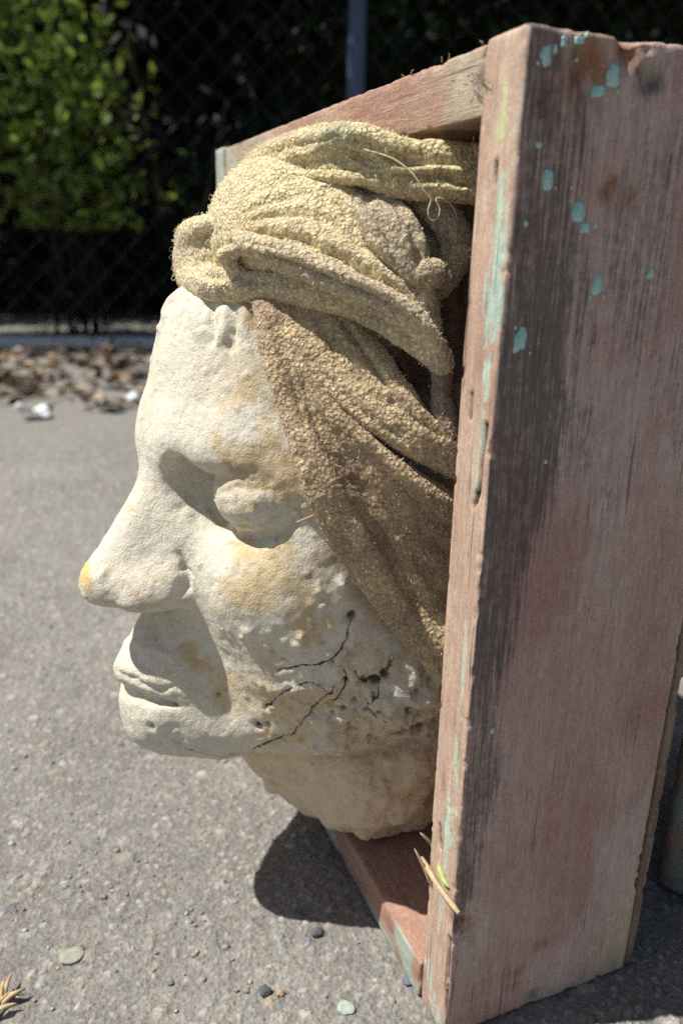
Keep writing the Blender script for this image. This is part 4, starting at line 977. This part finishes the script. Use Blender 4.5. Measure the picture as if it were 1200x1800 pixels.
for nm, tubes, k, _ in CLOTH:
    allp = np.vstack(tubes); lo = (allp[:, :3]-allp[:, 3:4]).min(0)-.004; hi = (allp[:, :3]+allp[:, 3:4]).max(0)+.004
    hi[0] = min(hi[0], .103); lo[1] = max(lo[1], .03); hi[2] = min(hi[2], .44)
    f = lambda P: smax(union(P, tubes, k), P[:, 0]-.099, .002)
    V, Q = surface_nets(f, lo, hi, .00095 if nm not in ('inner_cloth',) else .0014)
    V = relax(V, Q, 1, .4); N = normals(V, Q)
    fold = fbm(V, .030, 3, 7)*.0010+fbm(V*[1, 1, 1.6], .010, 3, 8)*.0006
    V = V+N*fold[:, None]
    for pts, w_c, dp in CREASES.get(nm, []):
        if 'pj' not in locals() or pj[0] != nm:
            dv = V-CAM; zz_ = dv@_F; pj = (nm, 600+FPX*(dv@_R)/zz_, 900-FPX*(dv@_U)/zz_, zz_)
        line = []
        for a, b in catmull(pts, 3*len(pts)):
            j = np.flatnonzero((np.abs(pj[1]-a) < 5) & (np.abs(pj[2]-b) < 5))
            if len(j): line.append(V[j[np.argmin(pj[3][j])]])
        if len(line) > 1:
            dd, ss = poly_d(V, np.array(line)); amp = np.sin(np.pi*np.clip(ss*.92+.06, 0, 1))**.5
            V = V+N*(-1.25*dp*np.exp(-(dd/w_c)**1.2)*amp+.35*dp*np.exp(-((dd-2.1*w_c)/w_c)**2)*amp)[:, None]
    N = normals(V, Q)
    wd, wi = worley(V, .0023, 21, .6)
    lp = np.clip(1-wd*1.25, -.3, 1)
    dsp = .00045*lp+.0003*fbm(V, .0040, 2, 28)
    V = V+N*dsp[:, None]
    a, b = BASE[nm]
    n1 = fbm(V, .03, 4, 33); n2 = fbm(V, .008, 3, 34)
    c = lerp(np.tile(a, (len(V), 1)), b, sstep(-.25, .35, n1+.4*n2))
    c = c*(.70+.42*np.clip(lp, 0, 1)+.24*wi)[:, None]  # random loop tone, plus shade between loops painted into the colour
    wv = .004*np.c_[n2, fbm(V, .008, 2, 36), fbm(V, .008, 2, 37)]
    if nm in ('upper_drape', 'lower_drape'):
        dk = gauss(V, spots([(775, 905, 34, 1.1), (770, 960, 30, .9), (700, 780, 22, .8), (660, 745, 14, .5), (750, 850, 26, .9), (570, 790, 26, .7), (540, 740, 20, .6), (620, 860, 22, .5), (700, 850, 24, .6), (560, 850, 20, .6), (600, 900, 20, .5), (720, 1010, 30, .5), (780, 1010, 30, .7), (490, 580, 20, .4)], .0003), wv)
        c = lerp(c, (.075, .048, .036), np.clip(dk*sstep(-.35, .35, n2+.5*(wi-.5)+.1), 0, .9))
        oc = gauss(V, spots([(690, 700, 40, .9), (650, 660, 30, .6), (625, 605, 22, .7), (740, 780, 30, .8), (760, 800, 20, .6), (560, 1000, 24, .4), (570, 900, 20, .5), (560, 860, 18, .4)], .0003), wv)
        c = lerp(c, (.53, .36, .155), np.clip(oc, 0, 1)*.6)
    if nm == 'inner_cloth': c = lerp(c, (.04, .26, .20), gauss(V, [(at_h(800, 425, .10), .008, 1.), (at_h(797, 440, .10), .007, .8)], wv))
    if nm == 'rolled_cloth': c = lerp(c, (.42, .44, .34), gauss(V, [(at_h(590, 240, .11), .012, .9), (at_h(640, 245, .105), .010, .7), (at_h(550, 245, .12), .010, .6)], wv)*.8)
    if nm == 'crown_cloth': c = lerp(c, (.55, .38, .2), gauss(V, [(at_h(445, 400, .13), .008, .5), (at_h(600, 420, .105), .01, .3)], wv))
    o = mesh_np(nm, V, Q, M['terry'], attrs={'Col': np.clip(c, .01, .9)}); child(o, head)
    # loose pile fibres
    den = {'inner_cloth': .012, 'cloth_tail': .09}.get(nm, .065)
    sel = rng.choice(len(V), int(len(V)*den), replace=False)
    sel = sel[((CAM-V[sel])*N[sel]).sum(1) > -.12]
    p = V[sel]-N[sel]*.0003; m = len(p)
    t = np.cross(N[sel], rng.normal(size=(m, 3))); t /= np.linalg.norm(t, axis=1)[:, None]
    ln = rng.uniform(.0006, .0020, m)[:, None]*np.where(rng.uniform(size=(m, 1)) < .05, 1.8, 1.)
    w3 = np.cross(t, N[sel])*.00011
    pts = [p, p+N[sel]*ln*.75+t*ln*.15, p+N[sel]*ln*.80+t*ln*.55, p+N[sel]*ln*.35+t*ln*.95]
    vv = np.stack([q for s_ in pts for q in (s_-w3, s_+w3)], 1).reshape(-1, 3)
    bi = np.arange(m)*8+fn
    for s_ in range(3): fib_F.append(np.stack([bi+2*s_, bi+2*s_+1, bi+2*s_+3, bi+2*s_+2], 1))
    fib_V.append(vv); fib_C.append(np.repeat(np.clip(c[sel]*rng.uniform(1.0, 1.45, (m, 1)), 0, .85), 8, 0)); fn += len(vv)
fz = mesh_np('fuzz', np.vstack(fib_V), np.vstack(fib_F), M['fibre'], attrs={'Col': np.vstack(fib_C)}); child(fz, head); fz['kind'] = 'stuff'
# loose threads
for pts in [[(640, 262, .098), (690, 278, .089), (725, 305, .083), (745, 335, .080), (757, 350, .079), (752, 370, .078), (757, 386, .078), (768, 384, .078), (773, 368, .078), (766, 350, .079), (775, 347, .079)], [(766, 348, .079), (785, 352, .080), (800, 372, .081), (804, 400, .083), (798, 418, .085), (785, 418, .086)], [(700, 455, .088), (712, 444, .085), (722, 446, .085), (724, 458, .087)]]:
    tube('loose_thread', catmull([at_h(*q) for q in pts], 40), .00032, M['thread'], head, 5)
q0 = on_many([(552, 905)], .006)[0]; tube('loose_thread', catmull([q0, on_many([(535, 912)], .008)[0], on_many([(520, 918)], .007)[0]], 8), .00022, M['thread'], head, 5)
for a, b in [((690, 1155), (680, 1178))]:
    p1, p2 = on_many([a], .004)[0], on_many([b], .002)[0]; tube('rusty_wire', [p1, (p1+p2)/2+[0, 0, .0005], p2], .0006, M['rust'], head, 6)
# dry sprig at the lower left corner
sp = empty('dry_sprig', at_ground(5, 1780)); tag(sp, 'dry brown scaly sprig on the asphalt at the lower left corner', 'twig')
for k, (a, b) in enumerate([((-30, 1800), (22, 1742)), ((-5, 1775), (45, 1738)), ((0, 1768), (8, 1722)), ((10, 1755), (42, 1750)), ((-20, 1790), (30, 1765)), ((5, 1762), (20, 1712)), ((-30, 1770), (6, 1740))]):
    p1, p2 = at_ground(*a, .002), at_ground(*b, .003+.0015*(k % 3)); tube('stalk', catmull([p1, (p1+p2)/2+[0, 0, .002], p2], 7), np.array([.8, 1, 1.1, 1.1, 1, .8, .3])*.0011, M['twig'], sp, 6)
